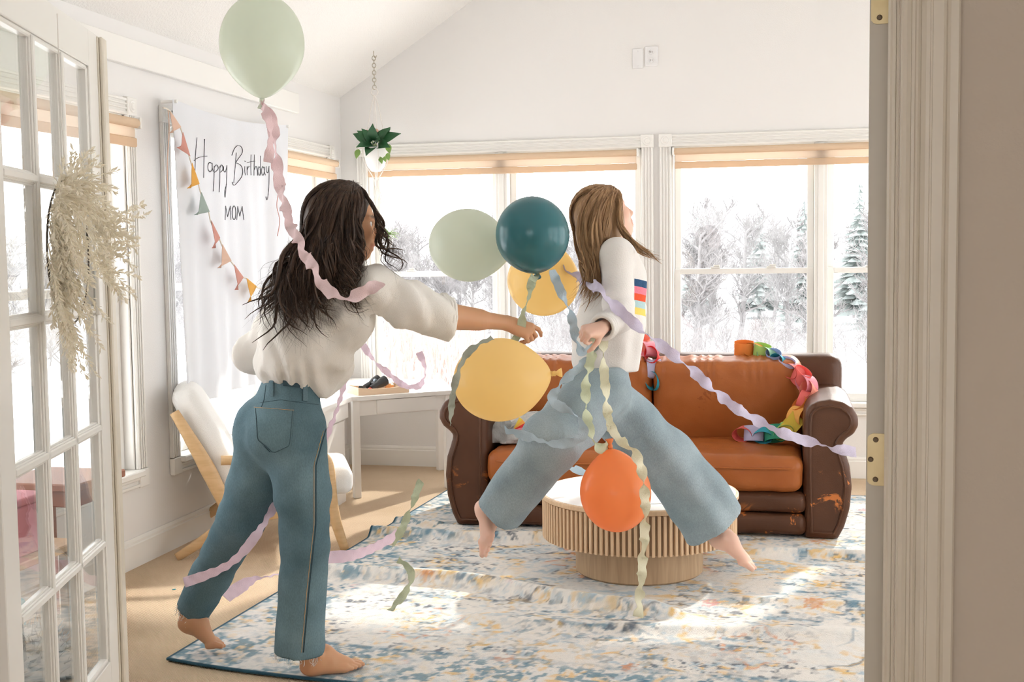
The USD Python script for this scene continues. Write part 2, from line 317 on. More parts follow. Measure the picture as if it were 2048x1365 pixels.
obj('wall_hall_right', bx(1.75, -2.8, 0, 1.9, 1.969, 2.62, 0), L['hall_paint'], kind='structure')
obj('wall_hall_rear', wall_y(sbox(-2.7, 0, 1.9, 2.62).difference(sbox(-1.6, 0.7, 0.9, 2.1)), -2.8, -2.7), L['hall_paint'], kind='structure')  # unseen opening added to let sky light into the hall
obj('ceiling_hall', bx(-2.7, -2.8, 2.56, 1.9, 1.969, 2.7, 0), L['ceiling_paint'], kind='structure')
for s in (-1, 1):
    xe = XL - .2 if s < 0 else XR + .2; ze = ZE - SLOPE * .2
    P = Polygon([(xe, ze), (XM, ZR), (XM, ZR + .15), (xe, ze + .15)]); obj('ceiling', wall_y(P, YF - .2, YB + .3), L['ceiling_paint'], kind='structure')
def board_profile(h, t):                                     # a baseboard section in (depth, height)
    return Polygon([(0, 0), (t, 0), (t, h * .78), (t * .75, h * .82), (t * .75, h * .9), (t * .35, h), (0, h)])
def along_x(poly, x0, x1, y, sgn=-1): M = np.array([[0, 0, 1.0], [sgn, 0, 0], [0, 1, 0]]); return T(extrude(poly, x1 - x0), (x0, y, 0), M)
def along_y(poly, y0, y1, x, sgn=1): M = np.array([[sgn, 0, 0], [0, 0, 1.0], [0, 1, 0]]); return T(extrude(poly, y1 - y0), (x, y0, 0), M)
obj('baseboard_left', along_y(board_profile(.135, .018), YF, YB, XL), L['trim_paint'], kind='structure')
obj('baseboard_back', along_x(board_profile(.135, .018), XL + .018, XR, YB), L['trim_paint'], kind='structure')
obj('baseboard_right', along_y(board_profile(.135, .018), YF, YB, XR, -1), L['trim_paint'], kind='structure')
obj('trim_1', bx(XL, 3.0, 2.287, XL + .035, 6.88, 2.407, .004), L['trim_paint'], kind='structure', label='long white board fixed high along the left wall')
obj('trim_2', along_x(Polygon([(0, .385), (.012, .385), (.014, .40), (.006, .41), (0, .41)]), 1.25, XR, YB), L['trim_paint'], kind='structure')

# ---- windows: u along the wall, v outwards, z up
def window(number, M, off, u0, u1, z0, z1, sheer=None):
    w = UsdGeom.Xform.Define(stage, f'/World/window_{number}'); tag(w, kind='structure')
    p = lambda n, m, mt: obj(n, T(m, off, M), mt, w)
    tp = L['trim_paint']; c = .075
    for a, b in ((u0 - c, u0), (u1, u1 + c)):                # fluted side casings, plain head, corner blocks
        p('side_casing', cat_meshes([bx(a, -.016, z0, b, 0, z1, .003)] + [bx(a + c * f0, -.022, z0, a + c * f1, -.015, z1, .003) for f0, f1 in ((.02, .2), (.3, .44), (.56, .7), (.8, .98))]), tp)
    p('head_casing', cat_meshes([bx(u0, -.016, z1, u1, 0, z1 + c, .003)] + [bx(u0, -.022, z1 + c * f0, u1, -.015, z1 + c * f1, .003) for f0, f1 in ((.02, .2), (.3, .44), (.56, .7), (.8, .98))]), tp)
    for a in (u0 - c - .004, u1 - .004):
        p('corner_block', cat_meshes([bx(a, -.026, z1 - .002, a + c + .008, 0, z1 + c + .006, .004), T(lathe([(.0, .008), (.012, .007), (.018, .002), (.025, .004), (.03, 0)], 16), (a + c / 2 + .004, -.026, z1 + c / 2 + .002), np.array([[1, 0, 0], [0, 0, -1.0], [0, 1, 0]]))]), tp)
        p('corner_block', bx(a, -.026, z0 - .085, a + c + .008, 0, z0 - .002, .004), tp)
    p('sill', bx(u0 - .01, -.05, z0 - .03, u1 + .01, .12, z0, .005), tp)
    p('apron', cat_meshes([bx(u0, -.016, z0 - .085, u1, 0, z0 - .03, .003), bx(u0, -.024, z0 - .05, u1, -.015, z0 - .035, .003), bx(u0, -.024, z0 - .08, u1, -.015, z0 - .066, .003)]), tp)
    p('jamb', bx(u0 - .02, 0, z0, u0 + .012, .16, z1, .002), tp); p('jamb', bx(u1 - .012, 0, z0, u1 + .02, .16, z1, .002), tp); p('head_jamb', bx(u0, 0, z1 - .012, u1, .16, z1 + .02, .002), tp)
    um = (u0 + u1) / 2; p('mullion', cat_meshes([bx(um - .04, -.012, z0, um + .04, .16, z1, .003), bx(um - .018, -.02, z0, um + .018, -.01, z1, .003)]), tp)
    zm = z0 + (z1 - z0) * .51
    for a, b in ((u0 + .012, um - .04), (um + .04, u1 - .012)):
        for nm, v, q0, q1 in (('lower_sash', .045, z0, zm + .018), ('upper_sash', .085, zm - .018, z1)):
            s = UsdGeom.Xform.Define(stage, numbered(f'/World/window_{number}/{nm}')); st, rl = .042, .036 if nm == 'upper_sash' else .05
            q = lambda n, m, mt: obj(n, T(m, off, M), mt, s)
            q('stile', bx(a, v, q0, a + st, v + .036, q1, .004), tp); q('stile', bx(b - st, v, q0, b, v + .036, q1, .004), tp)
            q('rail', bx(a + st - .002, v + .001, q0 + .001, b - st + .002, v + .035, q0 + rl, .003), tp); q('rail', bx(a + st - .002, v + .001, q1 - .036, b - st + .002, v + .035, q1 - .001, .003), tp)
            q('pane', bx(a + st - .005, v + .016, q0 + rl - .005, b - st + .005, v + .02, q1 - .031, 0), L['pane_glass'])
        for f in (.3, .7): p('sash_lock', cat_meshes([bx(a + (b - a) * f - .03, .03, zm + .017, a + (b - a) * f + .03, .075, zm + .028, .003), bx(a + (b - a) * f - .012, .035, zm + .026, a + (b - a) * f + .028, .05, zm + .04, .004)]), L['lock_metal'])
mat('lock_metal', (0.72, 0.70, 0.66), 0.35)
I3, ML, MR = np.eye(3), np.array([[0, -1.0, 0], [1, 0, 0], [0, 0, 1]]), np.array([[0, 1.0, 0], [-1, 0, 0], [0, 0, 1]])
for i, (a, b) in enumerate(W_OPEN): window(i + 1, I3, (0, YB, 0), a, b, WZ0, WZ1)
for i, (a, b) in enumerate(LW): window(i + 3, ML, (XL, 0, 0), a, b, WZ0 - .03, WZ1 - .02)
for i, (a, b) in enumerate(RWIN): window(i + 5, MR, (XR, 0, 0), -b, -a, .20, 2.36)

mat('shade_cloth', (0.70, 0.52, 0.36), 0.9, bump=(300, 0.001)); cloth_trans('shade_sheer', (0.82, 0.72, 0.62), 0.6); cloth_trans('shade_thin', (0.75, 0.58, 0.42), 0.35)
def roller_shade(M, off, u0, u1, z, label, proud=0.0):
    t = thing('roller_shade', label, 'blind', group=None)
    p = lambda n, m, mt, sm=False: obj(n, T(m, off, M), mt, t, smooth=sm)
    p('roller', T(cyl((u0, 0, 0), (u1, 0, 0), .021, 18), (0, -.035 - proud, z - .02)), L['shade_cloth'], 40)
    p('shade_band', bx(u0 + .01, -.03 - proud, z - .085, u1 - .01, -.026 - proud, z - .02, .001), L['shade_sheer'])
    p('bottom_bar', rbox(u0 + .006, -.04 - proud, z - .128, u1 - .006, -.018 - proud, z - .086, .008), L['shade_thin'], 40)
    for a in (u0, u1): p('end_cap', bx(a - .006, -.058 - proud, z - .045, a + .006, 0, z + .006, .003), L['trim_paint'])
roller_shade(I3, (0, YB, 0), -2.715, -0.905, 2.072, 'tan fabric shade rolled up over the back-wall window behind the hanging planter', .0)
roller_shade(I3, (0, YB, 0), -0.68, 1.16, 2.072, 'tan fabric shade rolled up over the back-wall window above the sofa', .0)
roller_shade(ML, (XL, 0, 0), 5.36, 7.43, 2.045, 'tan fabric shade rolled up over the left-wall window that the birthday sheet covers', .02)
roller_shade(ML, (XL, 0, 0), 2.97, 4.95, 2.045, 'tan fabric shade rolled up over the left-wall window seen through the glazed door', .02)

# ---- wall plates high on the back wall
mat('plate_white', (0.80, 0.795, 0.80), 0.4)
t = thing('wall_outlet', 'white outlet cover plate high on the back wall, right one of the pair', 'outlet', (-0.82, YB, 2.655))
obj('plate', rbox(-.04, -.008, -.062, .04, 0, .062, .004), L['plate_white'], t)
for z in (.026, -.026): 
    r = obj('socket', T(lathe([(0, .003), (.015, .003), (.017, 0)], 20), (0, -.008, z), XZ), L['plate_white'], t)
    obj('slot', [bx(-.007, -.0125, z - .005, -.005, -.0105, z + .006, 0), bx(.005, -.0125, z - .005, .007, -.0105, z + .006, 0)], L['shadow_gap'], r)
t = thing('blank_plate', 'plain white blank wall plate high on the back wall, left one of the pair', 'wall plate', (-0.905, YB, 2.645))
obj('plate', rbox(-.034, -.008, -.062, .034, 0, .062, .004), L['plate_white'], t)
obj('screw', [T(lathe([(0, .0015), (.003, .001), (.0035, 0)], 10), (0, -.008, z), XZ) for z in (.045, -.045)], L['plate_white'], t)

# ---- the glazed door leaf that stands open on the left
d1 = thing('door_1', None, None, (-1.62, 2.18, 0), math.degrees(math.atan2(.954, -.3)), kind='structure')       # local x runs from the hinge to the free edge, the camera's side is local -y
dp, TK = L['door_paint'], .0175; DWID = .95
def dbar(x0, z0, x1, z1, hor): # a glazing bar: broad in the middle, narrow at both faces
    e = .008
    if hor: return cat_meshes([bx(x0, -.006, z0, x1, .006, z1, .001), bx(x0, -.012, z0 + .004, x1, .012, z1 - .004, .002), bx(x0, -TK, z0 + e, x1, TK, z1 - e, .003)])
    return cat_meshes([bx(x0, -.006, z0, x1, .006, z1, .001), bx(x0 + .004, -.012, z0, x1 - .004, .012, z1, .002), bx(x0 + e, -TK, z0, x1 - e, TK, z1, .003)])
gx = [.105, .340, .575, .810]; gz = [.285, .613, .941, 1.269, 1.597, 1.925]
obj('stile', cat_meshes([bx(.0, -TK, .008, .095, TK, 2.035, .002), bx(.094, -.012, .28, .105, .012, 1.93, .003)]), dp, d1)
obj('stile', cat_meshes([bx(.82, -TK, .008, DWID, TK, 2.035, .002), bx(.809, -.012, .28, .821, .012, 1.93, .003)]), dp, d1)
obj('top_rail', cat_meshes([bx(.094, -TK, 1.935, .821, TK, 2.035, .002), bx(.1, -.012, 1.924, .815, .012, 1.936, .003)]), dp, d1)
obj('bottom_rail', cat_meshes([bx(.094, -TK, .008, .821, TK, .275, .002), bx(.1, -.012, .274, .815, .012, .286, .003)]), dp, d1)
for x in gx[1:3]: obj('muntin', dbar(x - .017, .28, x + .017, 1.93, False), dp, d1)
for z in gz[1:5]: obj('crossbar', dbar(.1, z - .017, .815, z + .017, True), dp, d1)
for i in range(3):
    for j in range(5): obj('pane', bx(gx[i] - .004, -.002, gz[j] - .004, gx[i + 1] + .004, .002, gz[j + 1] + .004, 0), L['door_glass'], d1)
obj('astragal', cat_meshes([bx(.905, -TK - .004, .008, .957, -TK + .002, 2.03, .001), bx(.912, -TK - .016, .008, .957, -TK - .003, 2.03, .004)]), L['jamb_paint'], d1, label='cream moulding strip down the free edge')
obj('latch_cover', rbox(.795, -TK - .012, 1.255, .835, -TK + .001, 1.385, .004), dp, d1)

# ---- the right door leaf (seen on its hinge edge), its hinges, jamb and casing
mat('brass', (0.66, 0.55, 0.33), 0.38, metallic=0.55, var=(30, (0.60, 0.48, 0.27), .7)); mat('screw_dark', (0.16, 0.12, 0.08), 0.5, metallic=.6)
d2 = thing('door_2', None, None, (0.1375, 2.098, 0), -9.0, kind='structure')         # local +y runs into the room
mat('edge_paint', (0.60, 0.56, 0.49), 0.45)  # door paint darkened: the dim light on this edge is in the colour
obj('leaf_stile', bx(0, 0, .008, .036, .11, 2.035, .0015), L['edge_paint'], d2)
obj('leaf_stile', bx(0, .80, .008, .036, .90, 2.035, .0015), dp, d2); obj('leaf_rail', bx(0, .11, 1.935, .036, .80, 2.035, .0015), dp, d2); obj('leaf_rail', bx(0, .11, .008, .036, .80, .275, .0015), dp, d2)
for x in (.34, .57): obj('muntin', bx(.002, x - .017, .27, .034, x + .017, 1.94, .004), dp, d2)
for z in gz[1:5]: obj('crossbar', bx(.002, .1, z - .017, .034, .81, z + .017, .004), dp, d2)
for i, (a, b) in enumerate(((.108, .325), (.355, .555), (.585, .802))):
    for j in range(5): obj('pane', bx(.016, a, gz[j] + .014, .02, b, gz[j + 1] - .014, 0), L['door_glass'], d2)
for z in (1.05, 1.822, .28):
    h = part_group('hinge', d2)
    pl = Polygon([(.0025, -.033), (.003, -.038), (.0065, -.0425), (.012, -.0445), (.0335, -.0445), (.0335, .0445), (.012, .0445), (.0065, .0425), (.003, .038), (.0025, .033)])
    obj('plate', T(extrude(pl, .003), (0, 0, z), XZ), L['brass'], h)
    obj('knuckle', cat_meshes([cyl((.036, -.004, z - .0445 + k * .0182), (.036, -.004, z - .0445 + k * .0182 + .0165), .0045, 12) for k in range(5)]), L['brass'], h)
    for sx, sz in ((.016, .034), (.008, 0), (.016, -.034)):
        obj('screw', T(lathe([(0, .0008), (.0022, .0006), (.0042, .0012), (.0048, 0)], 12), (sx, -.003, z + sz), XZ), L['screw_dark'], h)
jm = L['jamb_paint']
obj('trim_3', [bx(.172, 1.985, 0, .205, 2.10, DZ, .002), bx(.163, 1.998, 0, .174, 2.05, DZ, .003)], jm, kind='structure')                # right jamb and its stop
obj('trim_4', [bx(DX0 - .03, 1.985, 0, DX0, 2.10, DZ, .002), bx(DX0, 1.985, DZ - .01, .172, 2.10, DZ + .02, .002)], jm, kind='structure')
cp = Polygon([(.176, 0), (.176, .010), (.1785, .0135), (.184, .015), (.190, .0135), (.1915, .010), (.196, .010), (.1975, .013), (.2005, .014), (.204, .012), (.206, .0075), (.213, .006), (.2185, .0068), (.2195, .0085), (.222, .0085), (.223, .007), (.238, .0095), (.2415, .012), (.243, .0165), (.247, .0195), (.2585, .0205), (.2615, .018), (.2625, .0), ])
obj('trim_5', T(extrude(cp, DZ + .1), (0, 1.97, 0), np.array([[1, 0, 0], [0, -1.0, 0], [0, 0, 1]])), jm, kind='structure', label='profiled cream casing down the right side of the doorway')
obj('trim_6', [bx(DX0 - .1, 1.95, 0, DX0 - .012, 1.97, DZ + .1, .004), bx(DX0 - .1, 1.95, DZ + .012, .263, 1.97, DZ + .1, .004)], jm, kind='structure')
lamp = thing('hall_lamp', 'square white fill lamp added in the hall, unseen behind the camera', 'lamp', (0.1, -0.9, 2.54)); obj('housing', [bx(-.33, -.33, 0, .33, .33, .02, .004)], L['plate_white'], lamp)  # plate above the added hall fill light

# ---------------------------------------------------------------- outdoors
rng = np.random.default_rng(7)
mat('snow', (0.90, 0.91, 0.93), 0.8, var=(.25, (0.86, 0.87, 0.90), 1))
gx_, gy_ = np.meshgrid(np.linspace(-160, 160, 120), np.linspace(-30, 190, 100), indexing='ij')
gz_ = -3.5 + 1.1 * (meshkit.fbm(np.stack([gx_ / 22, gy_ / 22, gx_ * 0], -1), 3, 5) - .5) + 0.022 * np.maximum(gy_ - 70, 0) + .012 * np.maximum(-gx_ - 15, 0)
def ground(x, y): i = np.clip((x + 160) / 320 * 119, 0, 118); j = np.clip((y + 30) / 220 * 99, 0, 98); return gz_[int(round(i)), int(round(j))]
obj('snowy_ground', sheet(np.stack([gx_, gy_, gz_], -1), .02), L['snow'], smooth=True, label='white snow-covered field outside the windows', cat='snow', kind='structure')
mat('bark', (0.25, 0.24, 0.24), 0.9, var=(3, (0.36, 0.345, 0.35), 1)); mat('needles', (0.27, 0.31, 0.30), 0.9, var=(2, (0.40, 0.44, 0.44), 1))  # bark paled so that its colour carries the distant haze
mat('reed_straw', (0.44, 0.335, 0.305), 0.9, var=(2, (0.54, 0.44, 0.41), 1))
def bare_tree(seed, h=7.0, bush=False):
    r = np.random.default_rng(seed); parts = []
    def grow(p, d, l, rad, lev):
        n = 4 if lev == 0 else 3; P = [p]; q = p.copy(); dd = d.copy()
        for k in range(n):
            dd = dd + r.normal(0, .10 + .05 * lev, 3) + np.array([0, 0, .05]); dd /= np.linalg.norm(dd); q = q + dd * l / n; P.append(q)
        parts.append(tube(P, np.maximum(np.linspace(rad, rad * .45, n + 1), .011), 4 if lev < 2 else 3, caps=False)); P = np.array(P)
        if lev < 3:
            for k in range((22, 8, 7)[lev]):
                t = r.uniform(.12 if lev == 0 else .2, 1); i = min(int(t * n), n - 1); o = P[i] + (P[i + 1] - P[i]) * (t * n - i)
                a = r.uniform(0, 2 * math.pi); side = np.array([math.cos(a), math.sin(a), r.uniform(.1, .9)]); nd = dd * .5 + side * r.uniform(.5, 1.0); nd /= np.linalg.norm(nd)
                grow(o, nd, l * (r.uniform(.17, .29) if lev == 0 else r.uniform(.40, .66)), rad * (.42 if lev == 0 else .5), lev + 1)
    for k in range(5 if bush else 1):
        d = np.array([0, 0, 1.0]) + r.normal(0, .35 if bush else .04, 3); d /= np.linalg.norm(d)
        grow(np.zeros(3) + (r.normal(0, .3, 3) * [1, 1, 0] if bush else 0), d, h * (.62 if bush else .98) * r.uniform(.85, 1.1), .022 * h * (.5 if bush else 1), 1 if bush else 0)
    return cat_meshes(parts)
def conifer(seed, h=8.0):
    r = np.random.default_rng(seed); parts = [tube([(0, 0, 0), (0, 0, h)], [.13, .02], 5)]; z = h * .12
    while z < h * .98:
        R = .26 * h * (1 - z / h) ** .8 + .12
        for k in range(9):
            a = r.uniform(0, 6.28); c, s = math.cos(a), math.sin(a); rr = R * r.uniform(.7, 1.1)
            parts.append(hullof([(0, 0, z + .15), (rr * c, rr * s, z - .22 * rr), (.6 * rr * c - .22 * rr * s, .6 * rr * s + .22 * rr * c, z - .2 * rr), (.6 * rr * c + .22 * rr * s, .6 * rr * s - .22 * rr * c, z - .2 * rr), (.6 * rr * c, .6 * rr * s, z - .05)]))
        z += h * .035
    return cat_meshes(parts)
protos = {}
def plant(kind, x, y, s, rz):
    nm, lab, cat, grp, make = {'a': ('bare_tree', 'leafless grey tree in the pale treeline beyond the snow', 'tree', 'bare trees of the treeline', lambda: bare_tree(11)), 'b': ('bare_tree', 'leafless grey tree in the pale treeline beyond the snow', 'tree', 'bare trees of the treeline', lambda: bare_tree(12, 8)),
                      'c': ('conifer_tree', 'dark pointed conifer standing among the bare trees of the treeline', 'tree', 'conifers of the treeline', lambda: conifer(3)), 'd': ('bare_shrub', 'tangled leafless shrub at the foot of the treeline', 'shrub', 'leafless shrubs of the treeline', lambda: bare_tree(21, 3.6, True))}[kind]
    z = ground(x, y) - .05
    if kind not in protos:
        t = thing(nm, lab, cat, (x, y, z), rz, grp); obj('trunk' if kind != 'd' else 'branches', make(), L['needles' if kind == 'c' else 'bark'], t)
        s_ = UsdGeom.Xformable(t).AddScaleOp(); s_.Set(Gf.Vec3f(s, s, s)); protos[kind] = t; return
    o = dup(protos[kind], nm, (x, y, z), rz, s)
placed = []
def room_for(x, y, r):
    if any((x - a) ** 2 + (y - b) ** 2 < (r + c) ** 2 for a, b, c in placed): return False
    placed.append((x, y, r)); return True
for x, y, s in ((1.2, 74, 1.0), (4.6, 78, 1.12), (5.6, 70, .95), (10.0, 76, 1.1), (-1.6, 82, .95), (-6, 86, .9)):
    if room_for(x, y, 2.1 * s): plant('c', x, y, s, rng.uniform(0, 360))
nt = 0
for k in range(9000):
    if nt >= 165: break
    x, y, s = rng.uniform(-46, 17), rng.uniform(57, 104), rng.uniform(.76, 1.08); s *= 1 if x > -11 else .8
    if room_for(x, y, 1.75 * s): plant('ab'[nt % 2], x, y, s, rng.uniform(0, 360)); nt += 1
nt = 0
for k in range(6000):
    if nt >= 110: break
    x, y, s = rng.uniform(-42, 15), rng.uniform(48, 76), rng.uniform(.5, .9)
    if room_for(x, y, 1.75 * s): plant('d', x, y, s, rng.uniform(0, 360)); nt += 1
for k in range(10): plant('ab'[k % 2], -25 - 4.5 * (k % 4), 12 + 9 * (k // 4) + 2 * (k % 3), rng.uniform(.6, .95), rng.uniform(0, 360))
rd = []
for k in range(2600):
    y = rng.uniform(24, 46); x = -.335 * y + rng.uniform(-.075, .085) * y; h = rng.uniform(1.5, 2.7); z = ground(x, y) - .05 + .0 * y
    b = rng.normal(0, .10, 2) * h; P = np.array([(x, y, z), (x + b[0] * .4, y + b[1] * .4, z + h * .6), (x + b[0], y + b[1], z + h)])
    rd.append(tube(P, [.016, .013, .006], 3, caps=False))
    if k % 3 == 0: rd.append(tube([P[1] + (P[2] - P[1]) * .4, P[2] + (0, 0, .08)], [.035, .03], 4))
obj('dry_reeds', rd, L['reed_straw'], label='pinkish dry reeds rising from the snow outside the left part of the back wall', cat='reeds', kind='stuff')
# ---------------------------------------------------------------- rug
def rug():
    nu, nv = 380, 470; S, Tt = np.meshgrid(np.linspace(0, 2.74, nu), np.linspace(0, 3.42, nv), indexing='ij')
    a = math.radians(-2.6); X = -2.105 + S * math.cos(a) - Tt * math.sin(a); Y = 3.725 + S * math.sin(a) + Tt * math.cos(a)
    Y = Y - .085 * (1 - np.exp(-S / .35)) * np.clip(1 - Tt / .9, 0, 1) ** 1.5
    h = np.zeros_like(X)
    def ridge(pts, amp, w, asym=1.0):
        nonlocal h
        P = spline(pts, 60); xs, ys = P[:, 0], P[:, 1]; i = np.argsort(xs); yc = np.interp(X, xs[i], ys[i]); ends = np.clip((X - xs.min()) / .22, 0, 1) * np.clip((xs.max() - X) / .22, 0, 1)
        d = Y - yc; ww = np.where(d < 0, w * asym, w); h = h + amp * np.exp(-(d / ww) ** 2) * (3 * ends ** 2 - 2 * ends ** 3)
    ridge([(-2.3, 4.86), (-1.75, 4.86), (-1.3, 4.82), (-.95, 4.68), (-.62, 4.58), (-.3, 4.55)], .052, .075, .55)
    ridge([(-2.3, 5.62), (-1.9, 5.62), (-1.5, 5.60), (-1.1, 5.66), (-.7, 5.7)], .048, .06, .55)
    ridge([(-.25, 5.55), (.1, 5.58), (.5, 5.55), (1.0, 5.45)], .035, .06, .5)
    ridge([(-1.3, 4.38), (-.7, 4.34), (0, 4.40), (.4, 4.40), (1.0, 4.3)], .020, .09, .5)
    ridge([(-.35, 4.78), (.1, 4.80), (.6, 4.78), (1.0, 4.75)], .018, .07, .5)
    ridge([(-2.2, 6.0), (-1.95, 5.95), (-1.75, 5.9), (-1.5, 5.9)], .02, .05, .6)
    h *= np.clip((np.hypot(X + .62, Y - 5.2) - .29) / .12, 0, 1)                   # the table presses it flat
    for fx, fy in ((-1.49, 3.72), (-1.96, 3.86)): h *= np.clip((np.hypot(X - fx, Y - fy) - .12) / .2, 0, 1)
    in_sofa = (X > -1.74) & (X < .38) & (Y > 5.88); h = np.where(in_sofa, 0, h)
    h = h + .0015 * meshkit.fbm(np.stack([X * 3, Y * 3, X * 0], -1), 3, 2)
    Z = .009 + h
    # the pattern, in the rug's own coordinates
    u, v = S / 2.74, Tt / 3.42; q = np.stack([S, Tt, S * 0], -1); n = lambda sc, sd, o=3, st=(1, 1): meshkit.fbm(q * np.array([sc * st[0], sc * st[1], 1]), o, sd)
    wx, wy = S + .03 * (n(14, 3) - .5), Tt + .03 * (n(14, 4) - .5)
    ivory = np.array([.80, .765, .72]); C = np.broadcast_to(ivory, X.shape + (3,)).copy()
    def lay(mask, col): 
        nonlocal C
        m = np.clip(mask, 0, 1)[..., None]; C = C * (1 - m) + np.array(col) * m
    ss = lambda x, a, b: np.clip((x - a) / (b - a), 0, 1)
    steel, navy, must, rust, sage, char, pink = (.42, .53, .60), (.10, .22, .31), (.78, .52, .20), (.70, .32, .16), (.52, .58, .54), (.13, .15, .18), (.74, .36, .36)
    lay(.40 * ss(n(5, 10, 4, (1.5, .8)), .54, .64), (.70, .735, .75)); lay(.22 * ss(n(3.5, 11), .55, .65), (.80, .70, .58))
    edge = np.minimum(np.minimum(S, 2.74 - S), np.minimum(Tt, 3.42 - Tt))
    mk = 1.0
    def flower(cx, cy, r, cols, k, ph=0, sq=1.0):
        dx, dy = (wx - cx), (wy - cy) * sq; rr = np.hypot(dx, dy) / r; th = np.arctan2(dy, dx) + ph; pet = 1 + .16 * np.cos(k * th) + .06 * np.cos(2 * k * th)
        d = rr / pet
        lay(mk * .85 * (ss(d, 1.06, 1.0) * ss(d, .88, .93)), cols[0]); lay(mk * .8 * (ss(d, .9, .86) * ss(d, .55, .62)) * (.45 + .55 * (np.cos(k * th) > -.2)), cols[1])
        lay(mk * .8 * ss(d, .56, .5) * (np.cos(k * th + 1.5) > -.5), cols[2]); lay(mk * .9 * ss(d, .24, .2), cols[3]); lay(mk * .8 * ss(np.abs(d - .57), .035, .012), char)
    cx, cy = 1.37, 1.71                                                           # a mirrored field of medallions and sprays
    flower(cx, cy, .62, (must, steel, must, navy), 8, 0, .85); flower(cx, cy, .34, (rust, must, navy, pink), 8, .4)
    R = np.random.default_rng(5)
    for _ in range(10):
        x, y, r = R.uniform(.1, 1.25), R.uniform(.1, 1.6), R.uniform(.07, .2); cols = [(must, steel, navy, rust), (navy, sage, must, char), (char, must, steel, pink), (steel, navy, must, must)][R.integers(4)]; k = R.integers(5, 9); ph = R.uniform(0, 6)
        for mx in (0, 1):
            for my in (0, 1): flower(cx + (x if mx else -x), cy + (y if my else -y), r, cols, k, ph if mx else -ph, R.uniform(.8, 1.1))
    vine = np.abs(np.sin(wx * 9 + 2.2 * np.sin(wy * 5.5)) - .3 * np.sin(wy * 12)); lay(.55 * ss(vine, .07, .03) * ss(n(4, 21), .45, .55), navy)
    vine2 = np.abs(np.sin(wy * 10 + 2 * np.sin(wx * 6.5))); lay(.5 * ss(vine2, .07, .03) * ss(n(4, 22), .47, .55), must)
    lay(.75 * ss(n(26, 12, 3), .62, .66) * ss(n(3, 13), .46, .56), must); lay(.85 * ss(n(30, 14, 3), .62, .66) * ss(n(3.2, 15), .45, .56), steel); lay(.9 * ss(n(42, 16, 3), .585, .62) * ss(n(3, 17), .44, .54), char); lay(.8 * ss(np.abs(n(16, 18, 3) - .5), .016, .007) * ss(n(3.5, 19), .46, .54), char)
    band = ss(edge, .34, .26); C = C * (1 - .75 * band[..., None]) + np.array([.77, .75, .72]) * .75 * band[..., None]
    lay(.9 * band * ss(n(30, 31, 3), .50, .56) * ss(n(5, 32), .36, .55), (.30, .43, .51)); lay(.95 * band * ss(n(44, 33, 3), .54, .60) * ss(n(6, 34), .36, .52), navy)
    lay(.8 * ss(np.abs(edge - .31), .022, .008) * ss(n(20, 35), .42, .5), navy); lay(.8 * band * ss(n(20, 36), .60, .66), must)
    lay(.9 * ss(edge, .10, .03) * ss(n(36, 37, 3), .42, .55), (.16, .29, .37))
    fade = ss(n(7, 41, 4, (.8, 3.2)), .44, .60); fade2 = ss(n(45, 42, 2), .56, .62); C = C * (1 - .70 * fade[..., None]) + ivory * .70 * fade[..., None]; C = C * (1 - .7 * fade2[..., None]) + ivory * .7 * fade2[..., None]
    mk = np.clip(.92 - .8 * fade2 - .5 * fade - .35 * ss(n(60, 44, 2), .5, .56), 0, 1)
    for mx in (1, -1):
        for my in (1, -1):
            for x, y, r, cols, k, ph in ((.12, 1.0, .27, (must, steel, navy, char), 9, .3), (.22, 1.40, .15, (must, navy, steel, rust), 7, .9), (.40, .62, .17, (must, char, steel, pink), 8, .2), (.62, 1.12, .13, (rust, steel, must, navy), 6, .5), (.80, .55, .2, (steel, navy, must, rust), 8, .1)):
                flower(1.37 - mx * x, 1.71 - my * y, r, cols, k, ph * mx, .8)
    mk = 1.0
    lay(.8 * band * ss(n(40, 51, 3), .54, .58) * ss(n(5, 52), .40, .50), (.13, .26, .34))
    lay(ss(edge, .013, .009), (.035, .10, .145)); C = np.clip(C * (.94 + .12 * n(110, 43, 2)[..., None]), 0, 1)
    m = sheet(np.stack([X, Y, Z], -1), .008)
    if m.face_normals[0][2] < 0 and m.face_normals[len(m.faces) // 8][2] < 0: m.invert()
    return m, np.vstack([C.reshape(-1, 3)] * 2)
graph('rug_pile', {'a': ('attribute', dict(attribute='pattern')), 'tc': ('texture_coordinate', {}), 'n': ('noise_texture', dict(scale=260, detail=2)), 'b': ('bump', dict(strength=.8, distance=.003)), 'p': ('principled_bsdf', dict(roughness=1.0, specular_ior_level=.05, sheen_weight=.1))},
      [('a.color', 'p.base_color'), ('tc.object', 'n.vector'), ('n.fac', 'b.height'), ('b.normal', 'p.normal')], 'p.BSDF')
rm, rc = rug()
r_ = UsdGeom.Mesh(obj('rug', rm, L['rug_pile'], smooth=True, label='large faded ivory and blue floral rug lying rumpled across the carpet', cat='rug'))
UsdGeom.PrimvarsAPI(r_).CreatePrimvar('pattern', Sdf.ValueTypeNames.Color3fArray, 'vertex').Set(Vt.Vec3fArray.FromNumpy(rc.astype(np.float32)))

